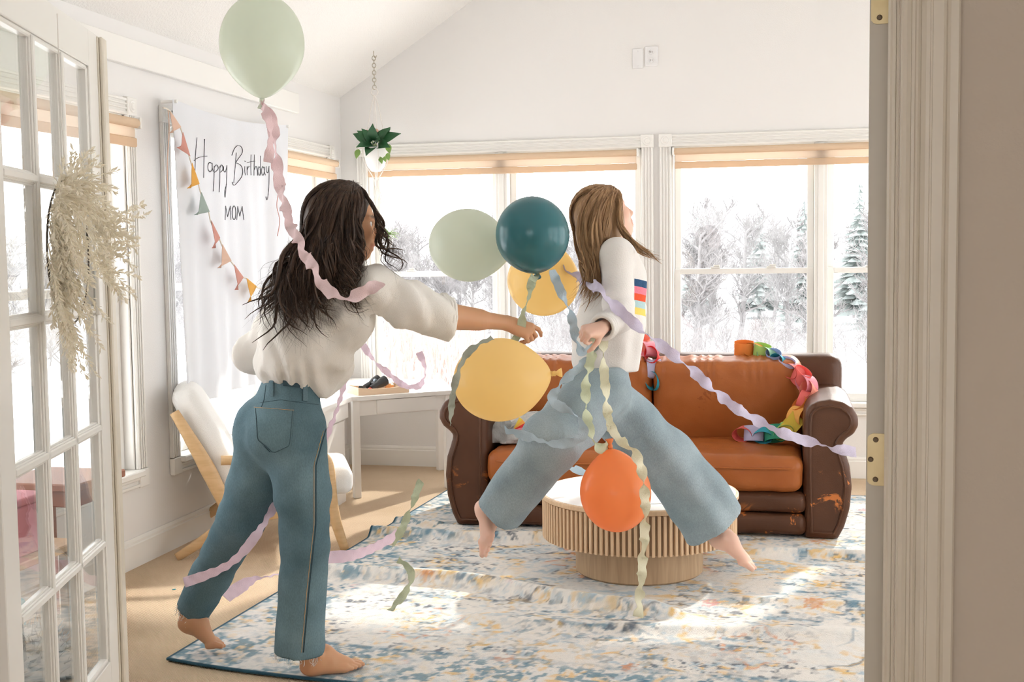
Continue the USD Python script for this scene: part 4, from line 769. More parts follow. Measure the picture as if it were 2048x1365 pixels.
# the smaller pot below
q2 = at(776, 470, PD - .05); p2 = thing('small_hanging_pot', 'small white hanging pot with a tuft of green, beside the woman\'s face', 'plant', tuple(q2))
top = o3 + (0, 0, zp - .23) - q2
for sx in (-1, 0, 1): obj('cord', tube(spline([top, (top + np.array([.03 * sx, .03 * (sx % 2), .05])) / 2, (.034 * sx, .034 * (1 - abs(sx)), .005)], 14), .0022, 5), L['cord'], p2)
obj('pot', lathe([(0, -.085), (.018, -.08), (.03, -.05), (.038, 0), (.033, 0), (.03, -.012), (0, -.012)], 28), L['pot_white'], p2, smooth=40)
for k in range(26):
    a = r.uniform(0, 6.28); e = r.uniform(-.1, 1.2); d = np.array([math.cos(a) * math.cos(e), math.sin(a) * math.cos(e), math.sin(e)])
    obj('leaf', leaf((0, 0, -.005), d, r.uniform(.05, .085), .014, .5), L['leaf_light'], p2, smooth=True)

# ---------------------------------------------------------------- rainbow paper chains on the sofa
PAPER = dict(red=(.80, .07, .07), coral=(.88, .20, .18), salmon=(.92, .36, .27), orange=(.90, .33, .08), amber=(.93, .50, .13), yellow=(.90, .70, .12), lime=(.50, .72, .22), mint=(.42, .70, .52), green=(.05, .34, .20), teal=(.06, .40, .52), sky=(.32, .52, .70), lavender=(.58, .55, .74), pink=(.88, .38, .46), peri=(.42, .50, .72))
for k, c in PAPER.items(): cloth_trans('paper_' + k, c, .3, .7)
def paper_link(c, d, up, a=.052, b=.036, w=.080):           # a paper strip glued into a loop; d = way of the chain, the strip's width stands along `up`
    d = np.asarray(d, float); d /= np.linalg.norm(d); up = np.asarray(up, float) - d * (np.asarray(up, float) @ d); up /= np.linalg.norm(up); s = np.cross(d, up); n = 25
    G = np.zeros((n, 3, 3))
    for i, t in enumerate(np.linspace(0, 2 * math.pi * .995, n)):
        for j, v in enumerate((-.5, 0, .5)): G[i, j] = np.asarray(c) + d * a * math.cos(t) + s * b * math.sin(t) + up * w * v
    return sheet(G, .0014)
def paper_chain(name, label, pts, cols, up0=(0, 0, 1), sp=.072):
    t = thing(name, label, 'paper chain'); P = spline(pts, 400); dd = np.r_[0, np.cumsum(np.linalg.norm(np.diff(P, axis=0), axis=1))]; n = min(len(cols), int(dd[-1] / sp) + 1)
    for k in range(n):
        s = dd[-1] * (k + .5) / n; c = np.array([np.interp(s, dd, P[:, i]) for i in range(3)]); c2 = np.array([np.interp(min(s + .02, dd[-1]), dd, P[:, i]) for i in range(3)]); c1 = np.array([np.interp(max(s - .02, 0), dd, P[:, i]) for i in range(3)]); d = c2 - c1
        d = d / np.linalg.norm(d); u = np.array([0, 0, 1.0]) if abs(d[2]) < .8 else np.array([0, -1.0, .3]); u = u - d * (u @ d); u /= np.linalg.norm(u); v = np.cross(d, u)
        ang = (.25 if k % 2 == 0 else 1.35) + .2 * math.sin(k * 2.1); obj('link', paper_link(c, d, u * math.cos(ang) + v * math.sin(ang)), L['paper_' + cols[k]], t, smooth=True)
Y_ = lambda x, y, Y: CAM + (FW + (x - 1024) / F * RT - (y - 682.5) / F * UP) * ((Y) / (FW + (x - 1024) / F * RT - (y - 682.5) / F * UP)[1])
paper_chain('paper_chain', 'long rainbow paper chain trailing from the sofa back down its right seat', [Y_(1478, 698, 6.63), Y_(1510, 700, 6.62), Y_(1540, 712, 6.55), Y_(1570, 732, 6.45), Y_(1600, 752, 6.38), Y_(1618, 782, 6.32), Y_(1608, 812, 6.26), Y_(1592, 838, 6.2), Y_(1568, 862, 6.2), Y_(1535, 868, 6.22), Y_(1505, 868, 6.24), Y_(1478, 868, 6.26)],
            ['orange', 'amber', 'lime', 'mint', 'peri', 'teal', 'lavender', 'coral', 'coral', 'pink', 'salmon', 'coral', 'orange', 'amber', 'yellow', 'lime', 'green', 'teal', 'lavender', 'coral', 'red'], sp=.056)
paper_chain('paper_chain', 'short paper chain on the sofa back behind the jumping girl', [Y_(1280, 684, 6.60), Y_(1302, 706, 6.5), Y_(1308, 740, 6.45), Y_(1311, 775, 6.43)], ['salmon', 'pink', 'red', 'lavender', 'teal'], sp=.05)
paper_chain('paper_chain', 'red paper chain lying on the middle of the sofa seat', [Y_(1188, 858, 6.15), Y_(1220, 856, 6.15), Y_(1258, 856, 6.16), Y_(1290, 858, 6.2)], ['coral', 'red', 'pink', 'red', 'coral'], sp=.06)
# grey throw and a striped paper fan on the left seat
mat('grey_knit', (.44, .45, .45), .95, bump=(130, .004), var=(6, (.54, .53, .51), 1)); mat('taupe_knit', (.40, .32, .26), .95, bump=(90, .004))
def throw(X, Y, Z):
    d = np.sqrt((X / .28) ** 2 + ((Y) / .20) ** 2 + (np.maximum(Z, 0) / .155) ** 2) - 1; return np.maximum(d * .13 + .06 * (meshkit.fbm(np.stack(np.broadcast_arrays(X * 13, Y * 13, Z * 16), -1), 3, 8) - .5), -Z)
th_ = Y_(1050, 850, 6.2); obj('throw_blanket', T(vox(throw, (-.34, -.26, -.005), (.34, .26, .22), .011), (th_[0], 6.2, .428)), L['grey_knit'], smooth=True, label='crumpled grey throw heaped on the left sofa seat', cat='blanket')
fn = thing('paper_fan', 'small rainbow-striped paper fan on the grey throw on the sofa', 'paper fan', tuple(Y_(1026, 860, 5.99)), 0)
for k, c in enumerate(('yellow', 'amber', 'red', 'pink', 'teal', 'peri')):
    a0, a1 = math.radians(62 - 16 * k), math.radians(62 - 16 * (k + 1)); obj('fold', T(extrude(Polygon([(0, 0), (.075 * math.cos(a0), .075 * math.sin(a0)), (.075 * math.cos(a1), .075 * math.sin(a1))]), .003), (0, -.003 * (k % 2), 0), XZ), L['paper_' + c], fn)
ds = obj('paper_tube', T(sheet(np.array([[(.03 * math.cos(a), y, .03 * math.sin(a)) for y in (-.05, 0, .05)] for a in np.linspace(.3, 6.1, 24)]), .002), tuple(Y_(1016, 846, 5.99))), L['grey_knit'], label='rolled grey felt tube beside the paper fan on the sofa', cat='felt roll', smooth=True)

# ---------------------------------------------------------------- dried wreath on the left door leaf
WR = np.array([.445, -.05, 1.425]); da = math.atan2(.954, -.3); DM = rotz(math.degrees(da)); DO = np.array([-1.62, 2.18, 0])
wr = thing('wreath', 'bleached dried-grass wreath on a thin wire hoop hanging on the glazed door', 'wreath', tuple(DO + DM @ WR), math.degrees(da))
mat('hoop_wire', (.10, .085, .07), .4, metallic=.5)
graph('bleached_leaf', {'n': ('noise_texture', dict(scale=14)), 'r': ('rgb_ramp', {'ramp': [(.3, (.93, .89, .81)), (.7, (.95, .93, .89))]}), 'p': ('principled_bsdf', dict(roughness=.8)), 't': ('translucent_bsdf', dict(color=(.94, .89, .77))), 'm': ('mix_closure', dict(fac=.55))}, [('n.fac', 'r.fac'), ('r.color', 'p.base_color'), ('p.BSDF', 'm.closure1'), ('t.BSDF', 'm.closure2')], 'm.closure')
RH = .175; obj('hoop', tube([(RH * math.cos(a), 0, RH * math.sin(a)) for a in np.linspace(0, 2 * math.pi, 73)], .0025, 6, caps=False), L['hoop_wire'], wr, smooth=True)
wg = np.random.default_rng(9)
def sprig(o, d, l, seed, droop=.25):
    g = np.random.default_rng(seed); d = np.asarray(d, float); d /= np.linalg.norm(d); P = np.array([o + d * l * t + np.array([0, 0, -droop * l * t * t]) for t in np.linspace(0, 1, 10)]); ms = [tube(P, np.linspace(.0018, .0006, 10), 4)]
    t_, N, B = frames(P); nn = int(l / .0050)
    for k in range(nn):
        s = .12 + .88 * k / nn; i = s * 9; i0 = min(int(i), 8); p = P[i0] + (P[i0 + 1] - P[i0]) * (i - i0); a = g.uniform(0, 6.28); out = N[i0] * math.cos(a) + B[i0] * math.sin(a); dd = t_[i0] * g.uniform(.6, 1.0) + out * g.uniform(.5, .9); dd /= np.linalg.norm(dd)
        ll = g.uniform(.018, .034) * (1 - .35 * s); sd = np.cross(dd, out); sd /= max(np.linalg.norm(sd), 1e-6); w = g.uniform(.0024, .0042); q = p + dd * ll * .5
        ms.append((np.array([p, q + sd * w + out * .0006, p + dd * ll, q - sd * w + out * .0006, q + out * .0012]), np.array([[0, 1, 4], [1, 2, 4], [2, 3, 4], [3, 0, 4], [0, 2, 1], [0, 3, 2]])))
    return cat_meshes(ms)
spr = []
for k in range(56):                                          # the tuft over the top of the hoop
    a = math.radians(wg.uniform(62, 150)); o = np.array([RH * math.cos(a), wg.uniform(-.012, .0), RH * math.sin(a)]); ph = wg.uniform(0, 6.28); spr.append((o, (math.cos(ph), -abs(wg.normal(.3, .25)) - .1, math.sin(ph) + .1), wg.uniform(.07, .14), .2))
for k in range(74):                                          # the long trail hanging down the hinge side
    a = math.radians(wg.uniform(120, 225)); o = np.array([RH * math.cos(a) + wg.uniform(-.01, .05), wg.uniform(-.015, .0), RH * math.sin(a)]); spr.append((o, (wg.normal(.05, .32), -abs(wg.normal(.22, .18)) - .06, -1), wg.uniform(.10, .21), .05))
for k in range(30):                                          # sprays reaching out past the free edge
    a = math.radians(wg.uniform(-30, 75)); o = np.array([RH * math.cos(a), wg.uniform(-.012, 0), RH * math.sin(a)]); spr.append((o, (wg.uniform(.5, 1.3), -abs(wg.normal(.25, .2)) - .1, wg.uniform(-.9, .55)), wg.uniform(.12, .22), .12))
for d, l in (((1.1, -.35, .42), .30), ((1.0, -.45, .30), .27), ((1.1, -.3, .02), .26), ((.9, -.3, -.35), .24), ((.7, -.2, -.7), .24)): spr.append((np.array([RH * .8, -.01, .05]), d, l, .05))
for i, (o, d, l, dr_) in enumerate(spr): obj('sprig', sprig(o, d, l, 100 + i, dr_), L['bleached_leaf'], wr)
obj('hanger', tube(spline([(0, -.001, RH), (-.005, .004, RH + .15), (0, .006, RH + .40)], 14), .0015, 5), L['cord'], wr)

# ---------------------------------------------------------------- toys by the left wall, seen through the door's panes
mat('toy_pink', (.66, .26, .30), .7); mat('teal_fabric', (.10, .30, .36), .9); mat('pine', (.68, .46, .28), .5); mat('cherry', (.36, .15, .09), .5); mat('shag', (.50, .48, .45), 1.0, var=(40, (.62, .60, .56), 1)); mat('coral_dot', (.66, .30, .28), .9)
bh = thing('toy_bench', 'low pine bench of toys along the left wall, behind the glazed door', 'bench', (-2.62, 3.05, 0))
obj('bench_top', bx(-.26, -.62, .415, .24, .62, .44, .004), L['pine'], bh)
for x in (-.22, .19):
    for y in (-.58, .55): obj('leg', bx(x, y, 0, x + .04, y + .04, .416, .003), L['pine'], bh)
cr = thing('doll_crib', 'small slatted wooden doll crib with pink bedding on the toy bench', 'doll bed', (-2.55, 2.75, .44))
for x in (-.14, .14): obj('end_rail', bx(x - .008, -.19, .14, x + .008, .19, .16, .003), L['pine'], cr); 
for x in (-.14, .14):
    for k in range(7): obj('slat', bx(x - .004, -.18 + k * .058, .02, x + .004, -.168 + k * .058, .141, .001), L['pine'], cr)
obj('crib_base', bx(-.145, -.19, .0, .145, .19, .02, .003), L['pine'], cr); obj('mattress', rbox(-.13, -.175, .021, .13, .175, .075, .02), L['toy_pink'], cr, smooth=40); obj('pillow', rbox(-.10, -.16, .07, .10, -.07, .115, .02), L['paper'], cr, smooth=40)
pk = thing('toy_chest', 'dusty pink toy chest at the far end of the toy bench', 'chest', (-2.58, 3.33, .44)); obj('body', rbox(-.16, -.20, 0, .16, .20, .17, .012), L['toy_pink'], pk, smooth=40); obj('lid', rbox(-.168, -.208, .168, .168, .208, .195, .01), L['toy_pink'], pk, smooth=40); obj('clasp', bx(.166, -.02, .14, .174, .02, .18, .002), L['brass'], pk)
tb = thing('fabric_bin', 'teal fabric bin with pink dots standing under the toy bench', 'bin', (-2.54, 3.10, 0)); obj('bin', rbox(-.17, -.24, .001, .17, .24, .33, .02), L['teal_fabric'], tb, smooth=40)
for y, z in ((-.15, .22), (-.02, .12), (.12, .24), (.16, .08), (-.16, .07)): obj('dot', T(lathe([(0, .003), (.03, .003), (.032, 0)], 18), (.17, y, z), np.array([[0, 0, 1.0], [0, 1, 0], [-1, 0, 0]])), L['coral_dot'], tb)
tl = thing('play_table', 'reddish wooden play table under the window behind the glazed door', 'table', (-2.695, 4.02, 0)); obj('tabletop', bx(-.18, -.17, .56, .18, .17, .59, .005), L['cherry'], tl); obj('apron', bx(-.16, -.15, .50, .16, .15, .562, .003), L['cherry'], tl)
for x in (-.16, .12):
    for y in (-.15, .11): obj('leg', bx(x, y, 0, x + .04, y + .04, .5, .003), L['cherry'], tl)
pf = thing('shag_pouf', 'shaggy grey floor pouf behind the glazed door', 'pouf', (-2.27, 2.86, 0))
pm = vox(lambda X, Y, Z: d_box(X, Y, Z, (0, 0, .17), (.26, .26, .17), .12), (-.28, -.28, 0), (.28, .28, .36), .02); obj('body', pm, L['shag'], pf, smooth=True)
pg = np.random.default_rng(6); ix = pg.integers(0, len(pm.vertices), 5200); fur = []
for i in ix:
    p = pm.vertices[i]; n = pm.vertex_normals[i]
    if p[2] < .02: continue
    e = p + n * pg.uniform(.015, .03) + pg.normal(0, .012, 3); s = pg.normal(0, .003, 3); fur.append((np.array([p + s, p - s, e]), np.array([[0, 1, 2], [0, 2, 1]])))
obj('pile', fur, L['shag'], pf, kind='stuff')

# ---------------------------------------------------------------- balloons
def balloon_mat(name, col, tr=.35, col2=None):
    graph(name, {'p': ('principled_bsdf', dict(base_color=col, roughness=.22, specular_ior_level=.45)), 't': ('translucent_bsdf', dict(color=col2 or col)), 'm': ('mix_closure', dict(fac=tr))}, [('p.BSDF', 'm.closure1'), ('t.BSDF', 'm.closure2')], 'm.closure')
balloon_mat('latex_sage', (.76, .80, .71), .6); balloon_mat('latex_teal', (.04, .175, .205), .2); balloon_mat('latex_yellow', (.97, .78, .42), .7); balloon_mat('latex_orange', (.98, .45, .20), .65)
def balloon(label, px, py, depth, w, h, axis, m, group=None):
    """w across, h along the axis (which points from the knot to the crown)."""
    c = at(px, py, depth); ax = np.asarray(axis[0] * RT + axis[1] * UP + axis[2] * FW); ax /= np.linalg.norm(ax); x = np.cross(ax, [0.1, .9, .2]); x /= np.linalg.norm(x); y = np.cross(ax, x); M = np.stack([x, y, ax], 1)
    t = thing('balloon', label, 'balloon', tuple(c)); th = np.linspace(0, math.pi, 40); pr = []
    for a in th:
        z = -math.cos(a); r = math.sin(a)
        if z < 0: r = r * (1 - .16 * z * z - .18 * abs(z) ** 3); z = z * 1.10
        pr.append((max(r, 0.0) * w / 2, z * h / 2))
    pr[0] = (.009, pr[0][1] - .004); pr.insert(0, (0, pr[0][1])); pr[-1] = (0.0005, pr[-1][1])
    obj('envelope', T(lathe(pr, 56), (0, 0, 0), M), L[m], t, smooth=True); zk = pr[0][1]
    obj('knot', T(lathe([(0, zk + .004), (.007, zk), (.009, zk - .008), (.006, zk - .013), (.012, zk - .022), (.015, zk - .03), (.011, zk - .029), (0, zk - .02)], 20), (0, 0, 0), M), L[m], t, smooth=True)
    return c + M @ np.array([0, 0, zk - .016])
K1 = balloon('pale sage-green balloon floating up at the ceiling above the dark-haired woman', 524, 88, 3.95, .278, .325, (.0, 1, .0), 'latex_sage')
K2 = balloon('pale sage-green balloon behind the teal one in the middle of the room', 937, 491, 4.35, .265, .29, (-1, .15, .1), 'latex_sage')
K3 = balloon('dark teal balloon at head height between the woman and the girl', 1065, 471, 4.15, .256, .275, (-.1, .75, -.65), 'latex_teal')
K4 = balloon('yellow balloon half hidden behind the dark teal balloon', 1087, 561, 4.7, .285, .28, (-.2, -1, .2), 'latex_yellow')
K5 = balloon('large yellow balloon in front of the sofa, under the woman\'s outstretched hand', 1000, 760, 3.75, .262, .295, (-1, -.12, .15), 'latex_yellow')
K6 = balloon('bright orange balloon hanging in front of the coffee table', 1231, 985, 4.12, .245, .275, (.12, -1, .05), 'latex_orange')

# ---------------------------------------------------------------- crepe-paper streamers
for k, c in dict(pink=(.88, .72, .73), lilac=(.76, .71, .84), cream=(.88, .86, .70), sage=(.62, .66, .50), blue=(.60, .70, .77), grey=(.50, .53, .46), orchid=(.88, .74, .82), lime=(.78, .82, .64)).items(): cloth_trans('crepe_' + k, c, .35, .95, bump=(260, .002))
def streamer(label, pts, m, width=.042, turns=4.0, seed=0, ruffle=.003, start=0.0):
    P3 = np.array([p if len(p) == 3 and isinstance(p, np.ndarray) else at(*p) for p in pts]); n = max(60, 26 * len(pts)); P = spline(P3, n); t_, N, B = frames(P); d = np.r_[0, np.cumsum(np.linalg.norm(np.diff(P, axis=0), axis=1))]; g = np.random.default_rng(seed)
    tw = start + 1.05 * np.sin(turns * 2 * math.pi * d / d[-1] + 1.1 * np.sin(d * 7 + seed)) + .5 * np.sin(d * 4.1 + seed * 1.7); N = np.cross(t_, FW); N /= np.maximum(np.linalg.norm(N, axis=1, keepdims=True), 1e-6); B = np.cross(t_, N); G = np.zeros((n, 5, 3)); ph = g.uniform(0, 6)
    for j, v in enumerate(np.linspace(-1, 1, 5)):
        off = (np.cos(tw)[:, None] * N + np.sin(tw)[:, None] * B); nor = (-np.sin(tw)[:, None] * N + np.cos(tw)[:, None] * B)
        G[:, j] = P + off * (v * width / 2) + nor * (ruffle * abs(v) * np.sin(d * 150 + ph + 2 * v))[:, None]
    return obj('streamer', sheet(G, .001), L['crepe_' + m], smooth=True, label=label, cat='streamer')
streamer('pink crepe streamer trailing from the sage balloon down across the woman\'s hair', [K1, (541, 235, 3.93), (553, 320, 3.92), (566, 400, 3.86), (590, 470, 3.76), (622, 530, 3.66), (655, 580, 3.60), (690, 598, 3.58), (730, 582, 3.58), (765, 566, 3.60)], 'pink', .040, 6.5, 1)
streamer('short pink crepe tail looped below the sage balloon\'s knot', [K1 + np.array([.004, -.006, 0]), (531, 225, 3.90), (541, 262, 3.89), (536, 325, 3.90)], 'pink', .032, 1.2, 2)
streamer('pink streamer wrapped diagonally across the woman\'s jeans legs', [(368, 1166, 3.93), (415, 1150, 3.93), (468, 1122, 3.94), (520, 1060, 4.0), (560, 1000, 4.10), (610, 935, 4.22), (652, 872, 4.26), (680, 800, 4.25), (692, 745, 4.28)], 'orchid', .034, 2.5, 3)
streamer('pale pink streamer lying across the rug and carpet behind the woman\'s legs', [(450, 1196, 4.52), (500, 1165, 4.62), (560, 1147, 4.72), (640, 1118, 4.80), (700, 1112, 4.82), (760, 1090, 4.88), (800, 1066, 4.92)], 'orchid', .05, 1.2, 4)
streamer('pale pink streamer curling before the window above the wooden tray', [(726, 690, 5.2), (745, 718, 5.2), (780, 750, 5.25), (806, 770, 5.25), (838, 772, 5.2), (850, 745, 5.15), (838, 705, 5.1)], 'orchid', .03, 2, 5)
streamer('olive-green streamer drifting above the rug left of the jumping girl', [(842, 962, 4.5), (826, 1005, 4.45), (808, 1050, 4.4), (784, 1096, 4.35)], 'sage', .030, 1.6, 6)
streamer('short olive-green streamer curl low over the rug', [(796, 1120, 4.4), (820, 1142, 4.38), (818, 1172, 4.34), (800, 1200, 4.3), (780, 1222, 4.26)], 'sage', .030, 1.2, 7)
streamer('grey-green streamer running from the teal balloon to the woman\'s hand', [K3, (1062, 572, 4.10), (1056, 600, 4.10), (1046, 628, 4.10), (1042, 655, 4.11), (1026, 690, 4.14), (1018, 725, 4.16)], 'sage', .030, 2.5, 8)
streamer('grey streamer curving down the left side of the large yellow balloon', [(985, 676, 3.60), (940, 702, 3.58), (914, 752, 3.60), (904, 805, 3.62), (901, 850, 3.64)], 'grey', .022, 2, 9)
streamer('blue-grey streamer running from the teal balloon to the girl\'s hand', [(1104, 540, 4.2), (1118, 575, 4.2), (1140, 625, 4.22), (1150, 668, 4.24), (1165, 705, 4.28), (1190, 690, 4.28)], 'blue', .034, 2.5, 10)
streamer('light blue streamer looping from the girl\'s hand along her jeans', [(1196, 668, 4.22), (1180, 712, 4.2), (1140, 752, 4.16), (1105, 800, 4.12), (1150, 830, 4.08), (1165, 870, 4.08), (1120, 888, 4.1), (1060, 876, 4.14), (1010, 860, 4.2)], 'blue', .036, 4, 11)
streamer('long lilac streamer running from behind the teal balloon to the right sofa arm', [(1118, 538, 4.6), (1160, 556, 4.55), (1205, 588, 4.2), (1260, 640, 4.2), (1320, 690, 4.22), (1385, 742, 4.25), (1450, 800, 4.28), (1530, 850, 4.3), (1620, 885, 4.32), (1712, 905, 4.35)], 'lilac', .042, 9, 12)
streamer('pale lime streamer running from the girl\'s hand to the orange balloon', [(1194, 660, 4.2), (1184, 710, 4.18), (1172, 770, 4.15), (1174, 830, 4.12), (1186, 880, 4.1), (1202, 898, 4.1), K6], 'lime', .036, 4.5, 13)
streamer('long cream streamer hanging from the girl\'s hand past the orange balloon', [(1206, 668, 4.2), (1208, 740, 4.18), (1214, 810, 4.14), (1230, 870, 4.06), (1268, 905, 4.0), (1288, 970, 3.98), (1290, 1050, 4.0), (1284, 1140, 4.05), (1276, 1235, 4.1)], 'cream', .036, 8, 14)
streamer('light blue streamer end lying on the sofa seat front by the table', [(1128, 932, 5.2), (1148, 938, 5.25), (1172, 948, 5.25)], 'blue', .035, .8, 15)
for px_, py_, c in ((344, 1181, 'teal'), (468, 1252, 'lime')):
    w = at(px_, py_, 1); dd_ = w - CAM; w = CAM + dd_ * (-1.4 / dd_[2]); obj('paper_scrap', T(extrude(Polygon([(0, 0), (.014, .003), (.012, .013), (.002, .011)]), .002), (w[0], w[1], .001)), L['paper_' + c], label=f'tiny {c} scrap of paper lying on the carpet by the woman\'s rear foot' if c == 'teal' else 'tiny green paper scrap on the carpet at the edge of the rug', cat='paper scrap')
# ---------------------------------------------------------------- people
def nrm(v): v = np.asarray(v, float); return v / max(np.linalg.norm(v), 1e-9)
def view(a, b, c): return nrm(a * RT + b * UP + c * FW)     # a direction: to the right, up, away
def ortho(f, up): f = nrm(f); s = nrm(np.cross(up, f)); return f, s, np.cross(f, s)      # forward, left, up
graph('skin_tan', {'a': ('attribute', dict(attribute='tint')), 'p': ('principled_bsdf', dict(roughness=.5, specular_ior_level=.4, subsurface_weight=.12, subsurface_scale=.006))}, [('a.color', 'p.base_color')], 'p.BSDF')
mat('eye_white', (.80, .78, .76), .25); mat('iris', (.07, .04, .025), .2)
def head(B, c, M, k=1.0):
    """A head at c; the rows of M are forward, left, up; k scales it. Returns a function from head to world coordinates."""
    g = lambda x, y, z: c + (np.array([x, y, z]) * k) @ M
    E = lambda p, r, kk=.012, cut=False: B.ell(g(*p), np.array(r) * k, M, kk, cut)
    C = lambda p, q, r1, r2, kk=.01, cut=False: B.cone(g(*p), g(*q), r1 * k, r2 * k, kk, cut)
    E((-.012, 0, .028), (.098, .075, .088)); E((.030, 0, -.030), (.062, .060, .085), .03); C((.012, 0, -.068), (.062, 0, -.092), .046, .022, .03)
    for s in (1, -1):
        C((.000, .050 * s, -.045), (.045, .022 * s, -.088), .022, .018, .025)                                   # jaw
        E((.060, .036 * s, -.022), (.026, .026, .026), .02); C((.083, .016 * s, .026), (.070, .048 * s, .026), .010, .008, .012)   # cheek, brow
        E((.092, .030 * s, .004), (.013, .016, .011), .008, True)                                               # eye socket
        E((-.008, .074 * s, -.008), (.024, .010, .032), .008); C((.104, .009 * s, -.034), (.098, .011 * s, -.034), .0065, .006, .006)   # ear, nostril
    C((.088, 0, .018), (.111, 0, -.027), .007, .011, .012); C((.092, 0, -.047), (.096, 0, -.054), .008, .007, .012)
    C((.090, -.015, -.061), (.090, .015, -.061), .0075, .0075, .006); C((.096, -.006, -.060), (.096, .006, -.060), .006, .006, .006); C((.087, -.014, -.076), (.087, .014, -.076), .0085, .0085, .006)
    C((.100, -.013, -.0685), (.100, .013, -.0685), .0045, .0045, .002, True)
    return g
def hand(B, w, d, n, right, curl, spread=.10, k=1.0, thumb=(.55, .65, .35)):
    """A hand at the wrist w: d runs to the knuckles, n looks out of the palm; curl gives each finger's bend at its joints."""
    d = nrm(d); n = nrm(n - d * (n @ d)); s = np.cross(d, n) if right else np.cross(n, d)                     # s: thumb side
    P = lambda a, b, c: w + (d * a + s * b + n * c) * k
    kn = [(.088, .028, 0), (.092, .009, -.002), (.087, -.010, -.001), (.078, -.027, .002)]
    for x in kn: B.cone(P(.004, x[1] * .55, 0), P(*x), .0155 * k, .0105 * k, .012)
    B.ell(P(.05, 0, .006), np.array([.045, .036, .013]) * k, np.stack([d, s, n]), .012); B.cone(P(.02, .02, .008), P(.052, .026, .010), .015 * k, .012 * k, .01)
    tips = []
    for i, (x, ln) in enumerate(zip(kn, (.070, .078, .072, .056))):
        a = (i - 1.5) * -spread; u = d * math.cos(a) + s * math.sin(a); p, ang = P(*x), 0
        for j, (fr, r0, r1) in enumerate(((.46, .0095, .0085), (.30, .0085, .0075), (.24, .0075, .0062))):
            ang += curl[i][j]; q = p + (u * math.cos(ang) + n * math.sin(ang)) * ln * fr * k; B.cone(p, q, r0 * k, r1 * k, .004); p = q
        tips.append(p)
    t = nrm(d * thumb[0] + s * thumb[1] + n * thumb[2]); p = P(.022, .022, .006); q = p + t * .042 * k; B.cone(p, q, .0135 * k, .0115 * k, .008); t2 = nrm(t + d * .35 + n * .25 - s * .25); r = q + t2 * .031 * k; B.cone(q, r, .0112 * k, .0098 * k, .003); t3 = nrm(t2 + d * .25 + n * .15 - s * .3); B.cone(r, r + t3 * .023 * k, .0096 * k, .007 * k, .003)
    return tips + [r + t3 * .023 * k]
def foot(B, heel, d, up, inner, L_=.235, toe=None, ankle=None):
    """A bare foot: heel is the sole's back end, d runs to the toes, inner points at the big toe's side; toe: the way the toes point."""
    d = nrm(d); up = nrm(up - d * (up @ d)); s = nrm(inner - d * (inner @ d) - up * (inner @ up)); k = L_ / .235; P = lambda a, b, c: heel + (d * a + s * b + up * c) * k; toe = nrm(toe) if toe is not None else d
    B.cone(P(.032, 0, .030), P(.05, 0, .034), .030 * k, .030 * k, .02); B.cone(P(.05, 0, .045), P(.085, .004, .062), .032 * k, .033 * k, .02)
    B.cone(P(.085, .006, .055), P(.165, .018, .020), .030 * k, .017 * k, .022); B.cone(P(.05, -.008, .026), P(.150, -.026, .015), .026 * k, .014 * k, .02); B.cone(P(.11, .0, .035), P(.17, 0, .016), .028 * k, .016 * k, .02)
    if ankle is not None: B.cone(P(.052, 0, .058), ankle, .037 * k, .036 * k, .02)
    for sd in (1, -1): B.ell(P(.062, .030 * sd, .072), np.array([.013, .012, .013]) * k, None, .012)
    for b, l, r in ((.028, .052, .0125), (.011, .050, .0092), (-.004, .044, .0088), (-.018, .036, .0084), (-.030, .028, .0080)):
        q = P(.168 - abs(b - .012) * .55, b, .012); m = q + toe * l * .55 * k + up * .003; B.cone(q, m, (r + .0015) * k, r * k, .006); B.cone(m, m + (toe * .9 - up * .22) * l * .5 * k, r * k, r * .85 * k, .003)
def wrinkled(Fd, amp, sc, seed, stretch=(1, 1, 1), band=.06, extra=None):
    m = np.abs(Fd.D) < band; I = np.argwhere(m); P = np.stack([Fd.ax[i][I[:, i]] for i in range(3)], 1); v = meshkit.fbm(P * sc * np.array(stretch), 3, seed) - .5
    v = v + .6 * (np.abs(meshkit.fbm(P * sc * .6 * np.array(stretch) + 7.3, 2, seed + 9) - .5) * 2 - .25)
    Fd.D[m] += amp * v.astype(np.float32); 
    if extra is not None: Fd.D[m] += extra(P).astype(np.float32)
def clip_plane(Fd, p, n, R):                                # cuts away what lies beyond the plane, within R of p
    p, n = np.asarray(p), nrm(n); sl, X = Fd.sub(p - R, p + R); d = sum((X[i] - p[i]) * n[i] for i in range(3)); r = np.sqrt(sum((X[i] - p[i]) ** 2 for i in range(3)))
    Fd.D[sl] = np.where(r < R, np.maximum(Fd.D[sl], d), Fd.D[sl])
def grid_for(pts, pad, h, fine=()):
    pts = np.array(pts); lo, hi = pts.min(0) - pad, pts.max(0) + pad; return Field(*[planes(lo[i], hi[i], h, *[(c[i] - r, c[i] + r, fh) for c, r, fh in fine]) for i in range(3)])
from scipy.interpolate import RegularGridInterpolator
def dist_of(*Fs): 
    gs = [RegularGridInterpolator(f.ax, f.D, bounds_error=False, fill_value=.2) for f in Fs]; return lambda P: np.min([g(P) for g in gs], axis=0)
def push(P, dist, gap):                                     # moves points out to `gap` above the surface
    e = .004
    for _ in range(4):
        d = dist(P); g = np.stack([dist(P + np.eye(3)[i] * e) - dist(P - np.eye(3)[i] * e) for i in range(3)], 1); n = np.linalg.norm(g, axis=1, keepdims=True); g = np.where(n > 1e-6, g / np.maximum(n, 1e-6), 0); P = P + g * np.clip(gap - d, 0, .05)[:, None]
    return P
